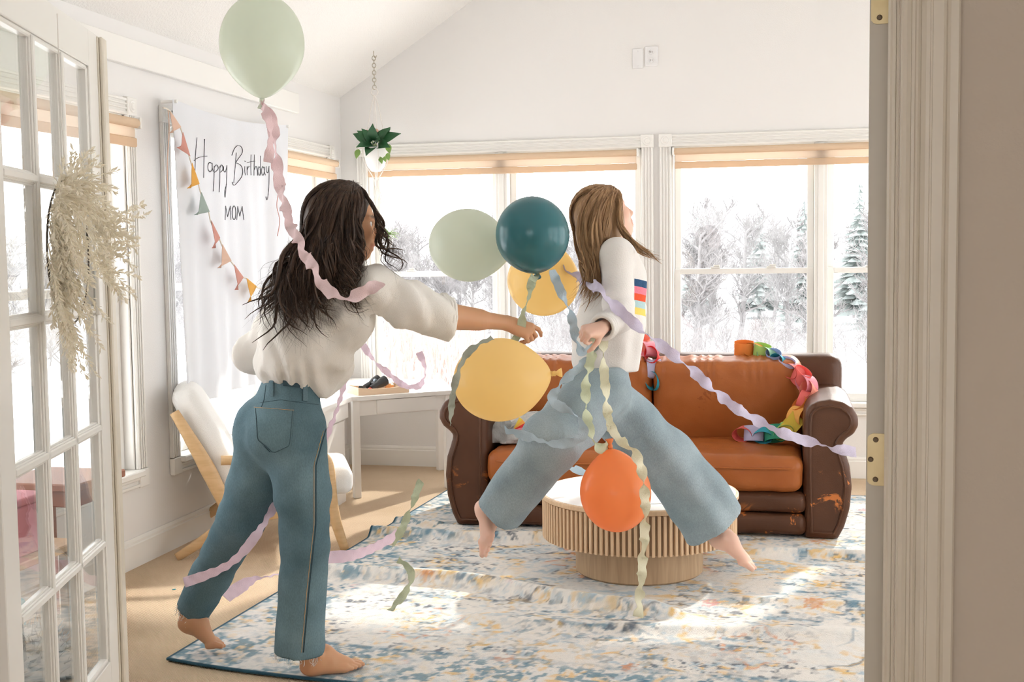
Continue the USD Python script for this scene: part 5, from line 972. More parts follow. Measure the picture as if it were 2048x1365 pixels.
def hair_mat(name, a, b, rough=.46):
    graph(name, {'tc': ('texture_coordinate', {}), 'mp': ('mapping', dict(scale=(60, 60, 4))), 'n': ('noise_texture', dict(scale=1.6, detail=4)), 'r': ('rgb_ramp', {'ramp': [(.3, a), (.7, b)]}), 'p': ('principled_bsdf', dict(roughness=rough, specular_ior_level=.28)), 'b': ('bump', dict(strength=.5, distance=.004))},
          [('tc.object', 'mp.vector'), ('mp.vector', 'n.vector'), ('n.fac', 'r.fac'), ('r.color', 'p.base_color'), ('n.fac', 'b.height'), ('b.normal', 'p.normal')], 'p.BSDF')
def strands(name, parent, families, dist, mname, seed, wave, thin):
    """families: (guide points, count, root jitter, tip jitter, lock radius). Locks are one mesh, flyaway hairs one set of curves."""
    g = np.random.default_rng(seed); locks, pts, cnt, wid = [], [], [], []
    for gd, n, j0, j1, r in families:
        G = np.array([at(*p) for p in gd]); m = 26
        for k in range(n + int(n * thin)):
            lock = k < n; o0, o1 = g.normal(0, j0, 3), g.normal(0, j1, 3); tt = np.linspace(0, 1, len(G))[:, None]; end = g.uniform(.72, 1.0)
            P = spline(G + o0 * (1 - tt) + o1 * tt ** 1.3 + g.normal(0, j0 * .35, (len(G), 3)) * tt, m); q = np.linspace(0, end, m) * (m - 1); i0 = np.minimum(q.astype(int), m - 2); P = P[i0] + (P[i0 + 1] - P[i0]) * (q - i0)[:, None]
            s = np.linspace(0, 1, m); ph, fr = g.uniform(0, 6.28), g.uniform(.8, 1.25); t_, N, B = frames(P); amp = wave * np.clip(s * 1.6 - .45, 0, 1); P = P + (N * np.sin(ph + 13 * fr * s)[:, None] + B * np.cos(ph + 13 * fr * s)[:, None]) * amp[:, None] * g.uniform(.5, 1.3)
            P = push(P, dist, .004 + g.uniform(0, .008))
            if lock: locks.append(tube(P, r * g.uniform(.6, 1.2) * np.clip(np.minimum(.55 + s * 2.2, (1.03 - s) * 2.6), .04, 1), 6, .45, twist=ph + 2.5 * s))
            else: pts.append(P); cnt.append(m); wid.append(np.full(m, g.uniform(.0006, .0012)) * np.clip((1.05 - s) * 3, .25, 1))
    h = obj(name, locks, L[mname], parent, smooth=True)
    if pts:
        c = UsdGeom.BasisCurves.Define(stage, pth(h) + '/loose_hairs'); c.CreateTypeAttr('linear'); c.CreateCurveVertexCountsAttr(Vt.IntArray([int(x) for x in cnt])); c.CreatePointsAttr(Vt.Vec3fArray.FromNumpy(np.vstack(pts).astype(np.float32))); c.CreateWidthsAttr(Vt.FloatArray.FromNumpy(np.concatenate(wid).astype(np.float32))); c.SetWidthsInterpolation('vertex')
        UsdShade.MaterialBindingAPI.Apply(c.GetPrim()).Bind(L[mname]); tag(c, kind='stuff')
    return h
def tinted(o, cols): UsdGeom.PrimvarsAPI(UsdGeom.Mesh(o)).CreatePrimvar('tint', Sdf.ValueTypeNames.Color3fArray, 'vertex').Set(Vt.Vec3fArray.FromNumpy(cols.astype(np.float32)))
def face_tint(V, c, M, k, skin, lip, brow):
    q = (V - c) @ M.T / k; C = np.broadcast_to(np.array(skin), V.shape).copy()
    def lay(m, col, a=1.0): C[:] = C * (1 - a * np.clip(m, 0, 1)[:, None]) + np.array(col) * a * np.clip(m, 0, 1)[:, None]
    lay(1.5 - np.sqrt(((q[:, 0] - .09) / .02) ** 2 + (q[:, 1] / .018) ** 2 + ((q[:, 2] + .068) / .013) ** 2), lip, .8)
    for s in (1, -1):
        lay(1.6 - np.sqrt(((q[:, 0] - .08) / .03) ** 2 + ((q[:, 1] - .032 * s) / .017) ** 2 + ((q[:, 2] - .028) / .0045) ** 2), brow, .85); lay(1.4 - np.sqrt(((q[:, 0] - .06) / .03) ** 2 + ((q[:, 1] - .04 * s) / .022) ** 2 + ((q[:, 2] + .02) / .02) ** 2), np.array(skin) * [1.05, .82, .8], .5)
        lay(1.5 - np.sqrt(((q[:, 0] - .088) / .014) ** 2 + ((q[:, 1] - .030 * s) / .014) ** 2 + ((q[:, 2] - .010) / .004) ** 2), brow, .8)
    return C
def eyes(parent, g, k, M):
    for s in (1, -1):
        e = obj('eye', T(trimesh.creation.icosphere(3, .0118 * k), g(.0745, .030 * s, .003)), L['eye_white'], parent, smooth=True)
        f = nrm(np.array([.95, .12 * s, -.02]) @ M); u = nrm(np.cross(f, M[2])); w = np.cross(u, f); o = g(.0745, .030 * s, .003) + f * .0102 * k
        obj('iris', T(lathe([(0, .0017), (.003, .0016), (.0056, 0)], 16), o, np.stack([u, w, f], 1)) if np.linalg.det(np.stack([u, w, f], 1)) > 0 else T(lathe([(0, .0017), (.003, .0016), (.0056, 0)], 16), o, np.stack([w, u, f], 1)), L['iris'], e, smooth=True)
graph('denim', {'tc': ('texture_coordinate', {}), 'a': ('attribute', dict(attribute='tint')), 'mp': ('mapping', dict(scale=(1, 1, .4))), 'n': ('noise_texture', dict(scale=330, detail=3)), 'n2': ('noise_texture', dict(scale=9, detail=5)), 'r': ('rgb_ramp', {'ramp': [(.3, (.88, .88, .88)), (.7, (1.10, 1.10, 1.10))]}), 'r2': ('rgb_ramp', {'ramp': [(.3, (.86, .87, .88)), (.7, (1.12, 1.11, 1.1))]}), 'm': ('mix', dict(mix_type='multiply', fac=1.0)), 'm2': ('mix', dict(mix_type='multiply', fac=1.0)),
                'b': ('bump', dict(strength=.6, distance=.0012)), 'p': ('principled_bsdf', dict(roughness=.9, specular_ior_level=.15))},
      [('tc.object', 'mp.vector'), ('mp.vector', 'n.vector'), ('tc.object', 'n2.vector'), ('n.fac', 'r.fac'), ('n2.fac', 'r2.fac'), ('a.color', 'm.color1'), ('r.color', 'm.color2'), ('m.color', 'm2.color1'), ('r2.color', 'm2.color2'), ('m2.color', 'p.base_color'), ('n.fac', 'b.height'), ('b.normal', 'p.normal')], 'p.BSDF')
mat('denim_dark', (.035, .07, .09), .9); mat('thread', (.62, .36, .16), .8); mat('fray', (.75, .76, .76), .9)
cloth_trans('linen', (.89, .86, .81), .16, .95, bump=(380, .0012)); mat('button', (.7, .66, .6), .4)
def denim_tint(V, base, light, mask): return np.array(base) * (1 - mask[:, None]) + np.array(light) * mask[:, None]

# ---- the woman: striding to the right, seen from behind, one arm stretched out
WP = thing('person', 'dark-haired barefoot woman in cream blouse and blue jeans reaching out for the streamers', 'person')
fl = lambda x, y, z=.012: CAM + (lambda d: d * ((z - CAM[2]) / d[2]))(FW + (x - 1024) / F * RT - (y - 682.5) / F * UP)
heelR, toeR = fl(598, 1353, .016), fl(732, 1336, .016); toeL = fl(446, 1304, .02); DL = (toeL - CAM) @ FW; heelL = at(350, 1246, DL + .02)
ankR, ankL = at(617, 1300, 3.99), at(378, 1212, DL + .02)
hipc = at(562, 858, 4.03); rh = view(.66, 0, -.75); hipR, hipL = hipc + rh * .088, hipc - rh * .088
kneeR, kneeL = at(610, 1092, 3.97), at(478, 1050, 4.12)
waist, chest, neck = at(586, 765, 4.02), at(640, 640, 3.99), at(672, 552, 3.97)
rs = view(.86, .02, -.50); sc_ = at(678, 584, 3.975); shR, shL = sc_ + rs * .165, sc_ - rs * .165
elR, wrR = at(886, 632, 4.00), at(1012, 646, 4.12); elL, wrL = at(508, 712, 4.16), at(585, 742, 4.36)
HC = at(692, 449, 3.94); hf, hl, hu = ortho(view(.985, -.06, .12), view(.10, 1, 0)); HM = np.stack([hf, hl, hu]); HK = 1.0
HD = view(.94, -.32, .05); HN = view(-.20, -.62, .72)
B = grid_for([heelR, toeR, toeL, heelL, HC + (0, 0, .13), wrR + HD * .2, elL, shL], .10, .012, [(HC + hf * .05, .105, .0042), (wrR + HD * .09, .095, .0034), ((heelR + toeR) / 2, .13, .0046), ((heelL + toeL) / 2, .13, .0046)])
g_ = head(B, HC, HM, HK); nk0 = HC - hu * .055 - hf * .02
B.cone(neck - hu * .01, nk0, .056, .050, .03); B.cone(neck, sc_ - UP * .03, .06, .075, .03)
B.cone(chest, sc_ - UP * .05, .088, .082, .03); B.cone(waist, chest, .078, .088, .03); B.cone(hipc, waist, .088, .078, .03)
for a, b, r1, r2 in ((shR, elR, .046, .039), (elR, wrR, .040, .0255), (shL, elL, .046, .039), (elL, wrL, .039, .027), (hipR, kneeR, .085, .056), (kneeR, ankR, .054, .037), (hipL, kneeL, .085, .056), (kneeL, ankL, .054, .037)): B.cone(a, b, r1, r2, .03)
B.cone(elR + (wrR - elR) * .1, elR + (wrR - elR) * .55, .042, .034, .02); B.cone(sc_, shR, .058, .048, .03); B.cone(sc_, shL, .058, .048, .03)
hand(B, wrR + HD * .004, HD, HN, True, [(.35, .55, .3), (.85, .95, .6), (1.0, 1.0, .7), (1.05, 1.0, .7)], .09, .94)
hand(B, wrL, view(.7, -.3, .5), view(.2, -.9, .3), False, [(.5, .6, .4)] * 4, .08, .94)
fdR = toeR - heelR; foot(B, heelR, fdR, (0, 0, 1), view(-.4, 0, 1), .236, None, ankR)
fdL = nrm(toeL - heelL); foot(B, heelL - (0, 0, .012), fdL + np.array([0, 0, .02]), np.cross(np.cross(fdL, (0, 0, 1)), fdL), view(.3, 0, -1), .215, nrm(fdL * [1, 1, 0] + (0, 0, .04)), ankL)
bm_ = B.mesh(2); bo = obj('body', bm_, L['skin_tan'], WP, smooth=True)
tn = face_tint(np.array(bm_.vertices), HC, HM, HK, (.56, .30, .165), (.58, .19, .16), (.05, .03, .02)); 
sole = np.clip((.05 - bm_.vertices[:, 2]) / .05, 0, 1)[:, None] * .25; tn = tn * (1 - sole) + np.array([.70, .38, .27]) * sole; tinted(bo, tn)
eyes(WP, g_, HK, HM)
obj('teeth', cat_meshes([T(tube([g_(.0855, y0, -.0675) for y0 in np.linspace(-.013, .013, 7)], .004, 6), (0, 0, 0))]), L['eye_white'], bo, smooth=True)
# jeans
J = grid_for([ankR, ankL, waist, hipR, hipL, kneeL, kneeR], .17, .0085)
hemR, hemL = at(598, 1308, 3.985), at(388, 1222, DL + .03)
J.cone(hipc + UP * .01, waist - UP * .0, .125, .108, .05, flat=(view(.75, 0, .66), .86)); J.ell(at(545, 868, 3.975), (.088, .088, .098), None, .05); J.ell(at(516, 864, 4.05), (.085, .085, .095), None, .04)
J.cone(hipR, at(604, 985, 3.975), .104, .090, .05); J.cone(at(604, 985, 3.975), kneeR, .090, .076, .03); J.cone(kneeR, hemR, .077, .082, .03)
J.cone(hipL, at(512, 960, 4.10), .100, .088, .05); J.cone(at(512, 960, 4.10), kneeL, .088, .080, .03); J.cone(kneeL, at(422, 1150, DL), .078, .068, .03); J.cone(at(422, 1150, DL), hemL, .068, .062, .03)
def knee_folds(P):
    o = np.zeros(len(P))
    for c, d, n, r in ((kneeL, nrm(hemL - kneeL), 5, .16), (at(604, 1010, 3.98), nrm(hemR - hipR), 4, .14), (hipL * .6 + kneeL * .4, nrm(kneeL - hipL), 4, .14)):
        q = P - c; a = q @ d; w = np.exp(-(np.linalg.norm(q, axis=1) / r) ** 2); o += .003 * w * np.sin(a * 75 + 9 * (q @ view(.8, .3, .3)))
    return o
wrinkled(J, .014, 12, 3, (1, 1, .8), extra=knee_folds)
clip_plane(J, waist + UP * .015, view(.20, 1, 0), .25)
for hm, kn, r in ((hemR, kneeR, .067), (hemL, kneeL, .047)):
    d = nrm(hm - kn); clip_plane(J, hm, d, .15); J.cone(hm - d * .05, hm + d * .08, r - .006, r, 0, cut=True)
jm_ = J.mesh(1); jo = obj('jeans', jm_, L['denim'], WP, smooth=True); jv = np.array(jm_.vertices)
def near_line(V, a, b): d = nrm(b - a); t = np.clip((V - a) @ d, 0, np.linalg.norm(b - a)); return np.linalg.norm(V - a - t[:, None] * d, axis=1)
jd = dist_of(J); front = (jm_.vertex_normals @ view(.2, .1, -1)); fade = np.clip(meshkit.fbm(jv * 6, 3, 4) * 1.6 - .45, 0, 1) * .7 + .3 * np.exp(-(np.linalg.norm(jv - at(548, 880, 3.89), axis=1) / .12) ** 2)
tinted(jo, denim_tint(jv, (.082, .145, .175), (.225, .33, .38), fade))
def on_surface(F_, pxs, lift, far=1.2):                    # points where rays through the picture meet the cloth, raised a little
    P0 = np.array([at(x, y, 3.3) for x, y in pxs]); out = []
    for p in P0:
        d = nrm(p - CAM); h, ok = F_.cast([p], d, far, 300); out.append(h[0] - d * lift if ok[0] else np.full(3, np.nan))
    return np.array(out)
def stitch(pxs, r, m, parent, name='stitching', lift=.001, n=30):
    P = np.array(pxs, float); s = np.r_[0, np.cumsum(np.linalg.norm(np.diff(P, axis=0), axis=1))]; u = np.linspace(0, s[-1], n); Q = on_surface(J, np.stack([np.interp(u, s, P[:, 0]), np.interp(u, s, P[:, 1])], 1), lift); Q = Q[~np.isnan(Q).any(1)]
    if len(Q) > 2: obj(name, tube(Q, r, 5, .6), L[m], parent, smooth=True)
def patch(c4, lift, nx=14, ny=14, point=0.0):               # a patch of cloth between four picture corners (tl, tr, br, bl)
    tl, tr, br, bl = [np.array(c, float) for c in c4]; G = np.zeros((nx, ny, 3)); px_ = []
    for i, s in enumerate(np.linspace(0, 1, nx)):
        for j, t in enumerate(np.linspace(0, 1, ny)): q = (tl * (1 - s) + tr * s) * (1 - t) + (bl * (1 - s) + br * s) * t; q[1] += point * (1 - abs(2 * s - 1)) * max(0, t - .6) / .4; px_.append(q)
    Q = on_surface(J, px_, lift).reshape(nx, ny, 3)
    return None if np.isnan(Q).any() else sheet(Q, .0022)
pk_ = patch([(508, 814), (588, 820), (582, 893), (512, 880)], .0022, point=20)
if pk_ is not None:
    po = obj('back_pocket', pk_, L['denim'], jo, smooth=True); tinted(po, np.broadcast_to([.135, .215, .25], (len(pk_.vertices), 3)))
    for q in ([(508, 815), (588, 821)], [(511, 817), (515, 880), (547, 907), (579, 892), (585, 822)]): stitch(q, .0012, 'thread' if len(q) == 2 else 'denim_dark', po, lift=.0055)
stitch([(652, 858), (632, 930), (632, 1050), (618, 1180), (607, 1306)], .0022, 'denim_dark', jo, 'outer_seam', .001, 60); stitch([(647, 862), (628, 930), (628, 1050), (614, 1180), (603, 1306)], .0010, 'thread', jo, lift=.0012, n=60)
stitch([(532, 770), (528, 800), (512, 845), (520, 885), (540, 905)], .0014, 'denim_dark', jo, 'rear_seam', .001); stitch([(520, 806), (560, 800), (655, 812)], .0012, 'denim_dark', jo, 'yoke_seam', .001)
wb = patch([(526, 757), (650, 772), (648, 792), (524, 777)], .003, 24, 6)
if wb is not None: wo = obj('waistband', wb, L['denim'], jo, smooth=True); tinted(wo, np.broadcast_to([.06, .115, .145], (len(wb.vertices), 3)))
for x, y in ((538, 756), (606, 765)):
    lp = patch([(x, y), (x + 9, y + 1), (x + 9, y + 38), (x, y + 37)], .007, 4, 8)
    if lp is not None: lo_ = obj('belt_loop', lp, L['denim'], jo, smooth=True); tinted(lo_, np.broadcast_to([.12, .19, .225], (len(lp.vertices), 3)))
lb = patch([(566, 758), (600, 762), (600, 776), (566, 772)], .006, 8, 5)
if lb is not None: obj('waist_label', lb, L['denim_dark'], jo, smooth=True)
fr = np.random.default_rng(3)
for hm, kn, r in ((hemR, kneeR, .077), (hemL, kneeL, .058)):
    d = nrm(hm - kn); u = nrm(np.cross(d, FW)); w = np.cross(d, u); ms = []
    for k in range(90):
        a = fr.uniform(0, 6.28); p = hm + (u * math.cos(a) + w * math.sin(a)) * r * fr.uniform(.94, 1.06) - d * .004; ms.append(tube(spline([p, p + d * .010 + fr.normal(0, .003, 3), p + d * fr.uniform(.012, .032) + fr.normal(0, .006, 3)], 5), .0007, 3))
    obj('frayed_hem', ms, L['fray'], jo, kind='stuff')
# blouse
S = grid_for([waist - UP * .04, shR, shL, elR, elL, neck, wrL], .16, .0085)
S.cone(at(594, 728, 4.02), at(612, 690, 4.01), .120, .140, .05); S.cone(at(612, 690, 4.01), at(655, 610, 3.985), .142, .128, .06); S.ell(at(645, 742, 4.06), (.085, .085, .075), None, .06); S.ell(at(560, 728, 4.02), (.08, .09, .06), None, .05)
S.cone(sc_ + rs * .02, shR + UP * .004, .085, .064, .05); S.cone(sc_ - rs * .02, shL, .085, .064, .05); S.cone(neck - UP * .025, neck + UP * .004, .085, .066, .03)
S.ell(at(708, 634, 3.96), (.078, .085, .085), None, .05); cuR = elR + nrm(wrR - elR) * .025; S.cone(shR, elR, .068, .062, .04); S.cone(elR, cuR, .060, .056, .02); S.cone(shR * .55 + elR * .45 - UP * .03, elR - UP * .01, .062, .058, .05)
S.cone(shL, elL, .068, .060, .04); S.cone(elL, wrL * .75 + elL * .25, .058, .048, .03)
def blouse_folds(P):
    o = np.zeros(len(P)); q = P - waist; a = q @ nrm(chest - waist); rnd = q @ view(.8, 0, .2)
    o += .007 * np.exp(-((a - .06) / .07) ** 2) * np.sin(rnd * 80 + 4 * np.sin(rnd * 20) + a * 30) ; e = P - (shR * .5 + elR * .5); o += .006 * np.exp(-(np.linalg.norm(e, axis=1) / .15) ** 2) * np.sin((e @ nrm(elR - shR)) * 70 + (e @ UP) * 60)
    e = P - at(705, 690, 3.93); o += .007 * np.exp(-(np.linalg.norm(e, axis=1) / .14) ** 2) * np.sin((e @ view(.6, -.8, 0)) * 90); return o
wrinkled(S, .016, 9, 8, (1, 1, .8), extra=blouse_folds); wrinkled(S, .036, 14, 28, (1, 1, .45))
dR = nrm(wrR - elR); clip_plane(S, cuR, dR, .11); S.cone(cuR - dR * .06, cuR + dR * .06, .046, .046, 0, cut=True); dL = nrm(wrL - elL)
clip_plane(S, waist - UP * .035, view(-.18, -1, 0), .28); S.cone(neck + UP * .03, neck + UP * .09, .054, .06, 0, cut=True)
so = obj('blouse', S.mesh(0), L['linen'], WP, smooth=True)
u_, w_ = nrm(np.cross(dR, UP)), None; w_ = np.cross(dR, u_); ring = []
for k in range(3):
    c0 = cuR - dR * (.034 - .011 * k); rr = (.060, .063, .060)[k]; ring.append([c0 + (u_ * math.cos(a) + w_ * math.sin(a)) * (rr + .004 * math.sin(3 * a + k) + .003 * math.sin(7 * a)) for a in np.linspace(0, 2 * math.pi, 49)])
obj('rolled_cuff', [tube(rg_, .009, 8, 1.2, caps=False) for rg_ in ring], L['linen'], so, smooth=True)
cl = [neck + UP * .015 + (view(1, 0, .2) * math.cos(a) + view(-.2, 0, 1) * math.sin(a)) * .064 for a in np.linspace(0, 2 * math.pi, 33)]
obj('collar_band', tube(cl, .013, 8, .45, caps=False), L['linen'], so, smooth=True)
# hair
hair_mat('hair_dark', (.016, .010, .0075), (.085, .048, .031))
Hf = grid_for([HC + UP * .12, HC - UP * .22, at(600, 560, 3.85), at(740, 560, 3.9)], .09, .0065)
Hf.ell(g_(-.022, 0, .036), (.104, .090, .094), HM, .02); Hf.cone(g_(-.045, 0, .0), g_(-.075, 0, -.10), .078, .070, .05); Hf.cone(g_(-.02, -.030, .0), g_(-.02, -.045, -.09), .058, .040, .04); Hf.cone(g_(-.02, .040, .0), g_(-.02, .045, -.09), .055, .04, .04); Hf.cone(g_(.012, -.055, .06), g_(-.012, -.066, -.075), .026, .020, .03); Hf.cone(g_(.03, .055, .06), g_(.02, .066, -.06), .024, .018, .03)
Hf.cone(at(655, 505, 3.86), at(622, 560, 3.83), .062, .050, .05)
Hf.ell(g_(.085, 0, -.01), (.060, .064, .085), HM, .004, cut=True)
wrinkled(Hf, .010, 26, 5, (1, 1, .25), .03)
hb = obj('hair', Hf.mesh(1), L['hair_dark'], WP, smooth=True)
dd_ = dist_of(B, S, Hf)
crown = (704, 379, 3.93)
strands('hair_locks', hb, [
    ([crown, (662, 395, 3.87), (632, 450, 3.84), (612, 510, 3.83), (580, 560, 3.82), (556, 610, 3.83), (545, 655, 3.83)], 54, .010, .034, .0085),
    ([crown, (675, 400, 3.85), (652, 460, 3.82), (630, 525, 3.80), (600, 580, 3.80), (590, 640, 3.82), (600, 690, 3.83)], 40, .010, .026, .0080),
    ([crown, (690, 405, 3.85), (680, 460, 3.82), (662, 520, 3.80), (645, 575, 3.80), (640, 620, 3.82), (672, 668, 3.84)], 26, .009, .020, .0070),
    ([crown, (705, 410, 3.85), (702, 470, 3.82), (690, 530, 3.81), (692, 570, 3.81), (712, 602, 3.82), (742, 618, 3.83)], 22, .009, .014, .0075),
    ([(706, 381, 3.92), (713, 410, 3.87), (712, 460, 3.85), (708, 505, 3.84), (705, 540, 3.83), (690, 580, 3.82)], 22, .007, .014, .0070),
    ([(716, 380, 3.93), (742, 405, 3.90), (756, 440, 3.88), (764, 472, 3.88), (780, 503, 3.89), (790, 532, 3.90), (784, 566, 3.91)], 7, .003, .005, .0050),
    ([crown, (650, 392, 3.93), (622, 440, 3.95), (606, 500, 3.95), (572, 550, 3.93), (545, 600, 3.92), (536, 640, 3.92)], 26, .010, .024, .0080)], dd_, 'hair_dark', 12, .034, 9.0)
# ---- the girl: leaping to the right in front of the table, streamers in her fist
GP = thing('person', 'girl with long light-brown hair, white sweater and wide jeans leaping in the air', 'person')
fwd = view(.97, 0, .22)
gc, gs, gu = ortho(view(.84, .36, .30), view(-.36, 1, 0)); GM = np.stack([gc, gs, gu]); GK = .90; GH = at(1212, 432, 4.50)
gneck, gsc, gwaist, ghip = at(1212, 492, 4.50), at(1220, 514, 4.50), at(1212, 700, 4.50), at(1193, 782, 4.50); rg = view(.10, 0, -1)
gshR, gshL = gsc + rg * .135, gsc - rg * .135; gelR, gwrR = at(1236, 634, 4.30), at(1206, 655, 4.17); gelL, gwrL = at(1262, 620, 4.72), at(1235, 660, 4.84)
ghR, ghL = ghip + rg * .080, ghip - rg * .080; gkR, gkL = at(1100, 884, 4.27), at(1330, 916, 4.60); gaR, gaL = at(984, 1002, 4.40), at(1436, 1070, 4.64)
heR, toR = at(950, 1000, 4.42), at(972, 1094, 4.36); heL, toL = at(1414, 1084, 4.66), at(1496, 1130, 4.60)
G_ = grid_for([GH + UP * .13, gsc, heR, toR, heL, toL, gwrR, gwrL, gelL], .10, .012, [(GH + gc * .05, .10, .0042), (gwrR + view(-1, -.1, -.3) * .07, .09, .0034), ((heR + toR) / 2, .12, .0046), ((heL + toL) / 2, .12, .0046)])
gg = head(G_, GH, GM, GK); G_.cone(gneck, GH - gu * .05 - gc * .015, .047, .043, .03); G_.cone(gneck - UP * .02, gsc - UP * .04, .055, .08, .04); G_.cone(gwaist, gsc - UP * .06, .085, .09, .05); G_.cone(ghip, gwaist, .10, .085, .05)
for a, b, r1, r2 in ((gshR, gelR, .038, .032), (gelR, gwrR, .033, .022), (gshL, gelL, .038, .032), (gelL, gwrL, .033, .022), (ghR, gkR, .070, .048), (gkR, gaR, .046, .031), (ghL, gkL, .070, .048), (gkL, gaL, .046, .031)): G_.cone(a, b, r1, r2, .03)
hd = view(-.85, -.20, -.50); hand(G_, gwrR, hd, view(-.15, -.75, .55), True, [(1.15, 1.35, .8), (1.25, 1.4, .8), (1.3, 1.4, .8), (1.3, 1.4, .8)], .03, .86, (.5, .35, .75)); hand(G_, gwrL, view(-.2, .1, 1), view(0, -1, -.1), False, [(.4, .5, .3)] * 4, .08, .86)
fu = view(.60, .1, .80); foot(G_, heR, toR - heR, fu, np.cross(fu, toR - heR), .225, nrm((toR - heR) + .25 * view(-1, 0, 0) * .1), gaR)
fu = view(.30, .80, -.50); foot(G_, heL, toL - heL, fu, np.cross(toL - heL, fu), .225, None, gaL)
gm = G_.mesh(2); go = obj('body', gm, L['skin_tan'], GP, smooth=True); tinted(go, face_tint(np.array(gm.vertices), GH, GM, GK, (.76, .49, .38), (.70, .28, .25), (.22, .13, .07))); eyes(GP, gg, GK, GM)
K = grid_for([gaR, gaL, gwaist, ghR, ghL, gkR, gkL], .19, .0095); hR, hL = at(1000, 1030, 4.39), at(1428, 1052, 4.64)
K.cone(ghip, at(1200, 738, 4.5), .125, .105, .05); K.ell(at(1168, 790, 4.46), (.085, .10, .09), None, .05)
K.cone(ghR, at(1150, 835, 4.35), .110, .108, .05); K.cone(at(1150, 835, 4.35), gkR, .108, .104, .04); K.cone(gkR, hR, .104, .088, .04); K.cone(ghL, at(1262, 850, 4.59), .110, .108, .05); K.cone(at(1262, 850, 4.59), gkL, .108, .104, .04); K.cone(gkL, at(1398, 1000, 4.63), .106, .116, .04); K.cone(at(1398, 1000, 4.63), hL, .116, .122, .03)
def girl_folds(P):
    o = np.zeros(len(P))
    for a, b in ((ghR, hR), (ghL, hL)):
        d = nrm(b - a); q = P - a; t = q @ d; n = nrm(np.cross(d, FW)); o += .011 * np.sin((q @ n) * 52 + t * 6) * np.clip(t / .25, 0, 1) * np.exp(-(np.linalg.norm(q - t[:, None] * d, axis=1) / .16) ** 2)
    return o
wrinkled(K, .018, 9, 6, (1, 1, .6), extra=girl_folds)
clip_plane(K, at(1200, 735, 4.5), view(-.06, 1, 0), .24)
for hm, kn, r in ((hR, gkR, .068), (hL, gkL, .094)): d = nrm(hm - kn); clip_plane(K, hm, d, .17); K.cone(hm - d * .05, hm + d * .08, r - .01, r, 0, cut=True)
km = K.mesh(0); ko = obj('jeans', km, L['denim'], GP, smooth=True); kv = np.array(km.vertices); tinted(ko, denim_tint(kv, (.24, .315, .35), (.39, .46, .50), np.clip(meshkit.fbm(kv * 5, 3, 4) * 1.6 - .4, 0, 1)))
cloth_trans('sweater_knit', (.87, .84, .81), .15, .95, bump=(210, .002))
SW = (.87, .84, .81)
graph('sweater_print', {'a': ('attribute', dict(attribute='tint')), 'x': ('separate_xyz', {}), 'r': ('rgb_ramp', {'ramp': [(0, SW), (.2, (.045, .11, .22)), (.32, (.88, .26, .34)), (.44, (.85, .12, .05)), (.56, (.48, .66, .68)), (.68, (.92, .72, .18)), (.80, SW)], 'interpolate': False}), 'g1': ('math', dict(math_type='greater_than', value2=.5)), 'g2': ('math', dict(math_type='less_than', value2=.5)), 'k': ('math', dict(math_type='multiply')), 'mx': ('mix', dict(color1=SW)), 'tc': ('texture_coordinate', {}), 'n': ('noise_texture', dict(scale=210, detail=3)), 'b': ('bump', dict(strength=1.0, distance=.002)), 'p': ('principled_bsdf', dict(roughness=.95, specular_ior_level=.15)), 't': ('translucent_bsdf', {}), 'm': ('mix_closure', dict(fac=.12))},
      [('a.vector', 'x.vector'), ('x.x', 'r.fac'), ('x.y', 'g1.value1'), ('x.z', 'g2.value1'), ('g1.value', 'k.value1'), ('g2.value', 'k.value2'), ('k.value', 'mx.fac'), ('r.color', 'mx.color2'), ('mx.color', 'p.base_color'), ('mx.color', 't.color'), ('tc.object', 'n.vector'), ('n.fac', 'b.height'), ('b.normal', 'p.normal'), ('p.BSDF', 'm.closure1'), ('t.BSDF', 'm.closure2')], 'm.closure')
W = grid_for([gsc, gwaist - UP * .12, gelR, gwrR, gelL, gwrL, gshL, gshR], .15, .0075)
W.cone(at(1212, 722, 4.5), at(1220, 660, 4.5), .126, .122, .05); W.cone(at(1220, 660, 4.5), at(1232, 560, 4.5), .122, .116, .05); W.cone(gsc - UP * .02, gneck - UP * .01, .082, .056, .04)
for s_, e_, w2 in ((gshR, gelR, gwrR), (gshL, gelL, gwrL)): W.cone(gsc - UP * .02, s_, .08, .058, .05); W.cone(s_, e_, .056, .054, .03); W.cone(e_, w2, .055, .043, .03)
def knit_folds(P): q = P - gelR; o = .006 * np.exp(-(np.linalg.norm(q, axis=1) / .12) ** 2) * np.sin((q @ nrm(gelR - gshR)) * 90 + (q @ RT) * 50); a = P - gwaist; return o + .006 * np.exp(-((a @ UP) / .09) ** 2) * np.sin((a @ RT) * 60 + (a @ FW) * 40)
wrinkled(W, .012, 9, 18, (1, 1, .8), extra=knit_folds)
clip_plane(W, at(1205, 747, 4.5), view(.05, -1, 0), .24); dG = nrm(gwrR - gelR); clip_plane(W, gwrR + dG * .012, dG, .09); W.cone(gwrR - dG * .04, gwrR + dG * .06, .033, .036, 0, cut=True); W.cone(gneck + UP * .02, gneck + UP * .07, .046, .052, 0, cut=True)
wm = W.mesh(1); wv = np.array(wm.vertices); wc = np.broadcast_to([.87, .84, .81], wv.shape).copy()
P0, P1 = at(1262, 560, 4.5), at(1252, 628, 4.5); ax_ = nrm(P1 - P0); t_ = (wv - P0) @ ax_ / np.linalg.norm(P1 - P0); fw_ = (wv - at(1226, 590, 4.5)) @ fwd; sd_ = np.abs((wv - at(1226, 590, 4.5)) @ rg); wc = np.stack([.2 + .6 * t_, .5 + (fw_ - .046) * 4, .5 + (sd_ - .115) * 4], 1)
wo_ = obj('sweater', wm, L['sweater_print'], GP, smooth=True, label='white sweater with a chest block of five coloured stripes'); tinted(wo_, wc)
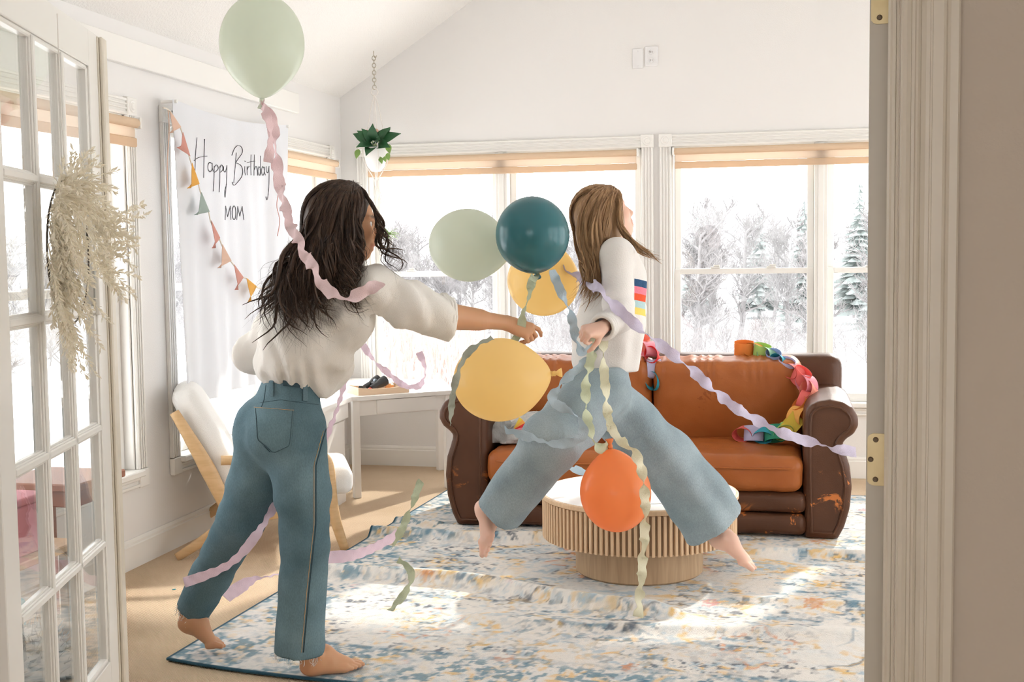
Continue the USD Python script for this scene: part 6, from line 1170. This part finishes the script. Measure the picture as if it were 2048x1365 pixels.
u2 = nrm(np.cross(dG, UP)); w2_ = np.cross(dG, u2); obj('cuff', [tube([gwrR + dG * (.004 - .012 * k) + (u2 * math.cos(a) + w2_ * math.sin(a)) * (.0415 + .0015 * k) for a in np.linspace(0, 6.2832, 33)], .0075, 8, caps=False) for k in range(3)], L['sweater_knit'], wo_, smooth=True)
obj('neck_rib', tube([gneck + UP * .006 + (RT * math.cos(a) + FW * math.sin(a)) * .052 for a in np.linspace(0, 6.2832, 33)], .010, 8, caps=False), L['sweater_knit'], wo_, smooth=True)
hair_mat('hair_light', (.20, .105, .05), (.42, .255, .13), .4)
Hg = grid_for([GH + UP * .11, GH - UP * .20, at(1180, 560, 4.45)], .09, .0065)
Hg.ell(gg(-.026, 0, .036), np.array([.100, .086, .092]) * GK, GM, .02); Hg.cone(gg(-.055, 0, .0), gg(-.095, 0, -.08), .070, .055, .05); Hg.cone(gg(-.02, -.045, .02), gg(-.035, -.055, -.09), .042, .032, .04); Hg.cone(gg(-.02, .045, .02), gg(-.035, .05, -.09), .04, .03, .04); Hg.cone(at(1192, 470, 4.45), at(1188, 530, 4.42), .055, .040, .05); Hg.cone(gg(.03, -.055, .06), gg(.01, -.066, -.05), .022, .018, .03)
Hg.ell(gg(.085, 0, -.012), np.array([.062, .068, .085]) * GK, GM, .004, cut=True); wrinkled(Hg, .009, 26, 5, (1, 1, .25), .03)
hg = obj('hair', Hg.mesh(1), L['hair_light'], GP, smooth=True); dg = dist_of(G_, W, Hg); cg = (1222, 385, 4.48)
strands('hair_locks', hg, [
    ([cg, (1192, 398, 4.43), (1172, 435, 4.41), (1172, 490, 4.40), (1186, 540, 4.37), (1180, 585, 4.38), (1160, 606, 4.38)], 40, .009, .022, .0075),
    ([cg, (1205, 402, 4.41), (1192, 450, 4.38), (1192, 505, 4.37), (1196, 550, 4.37), (1190, 590, 4.38)], 30, .009, .014, .0075),
    ([cg, (1218, 410, 4.41), (1210, 455, 4.40), (1206, 500, 4.39), (1200, 540, 4.37)], 20, .008, .012, .007),
    ([(1230, 386, 4.47), (1238, 412, 4.42), (1240, 450, 4.40), (1258, 478, 4.38), (1284, 502, 4.36), (1324, 522, 4.36)], 18, .006, .008, .0065),
    ([cg, (1182, 400, 4.48), (1164, 440, 4.50), (1166, 500, 4.48), (1178, 560, 4.44), (1152, 604, 4.42)], 20, .009, .02, .0075)], dg, 'hair_light', 22, .008, 8.0)
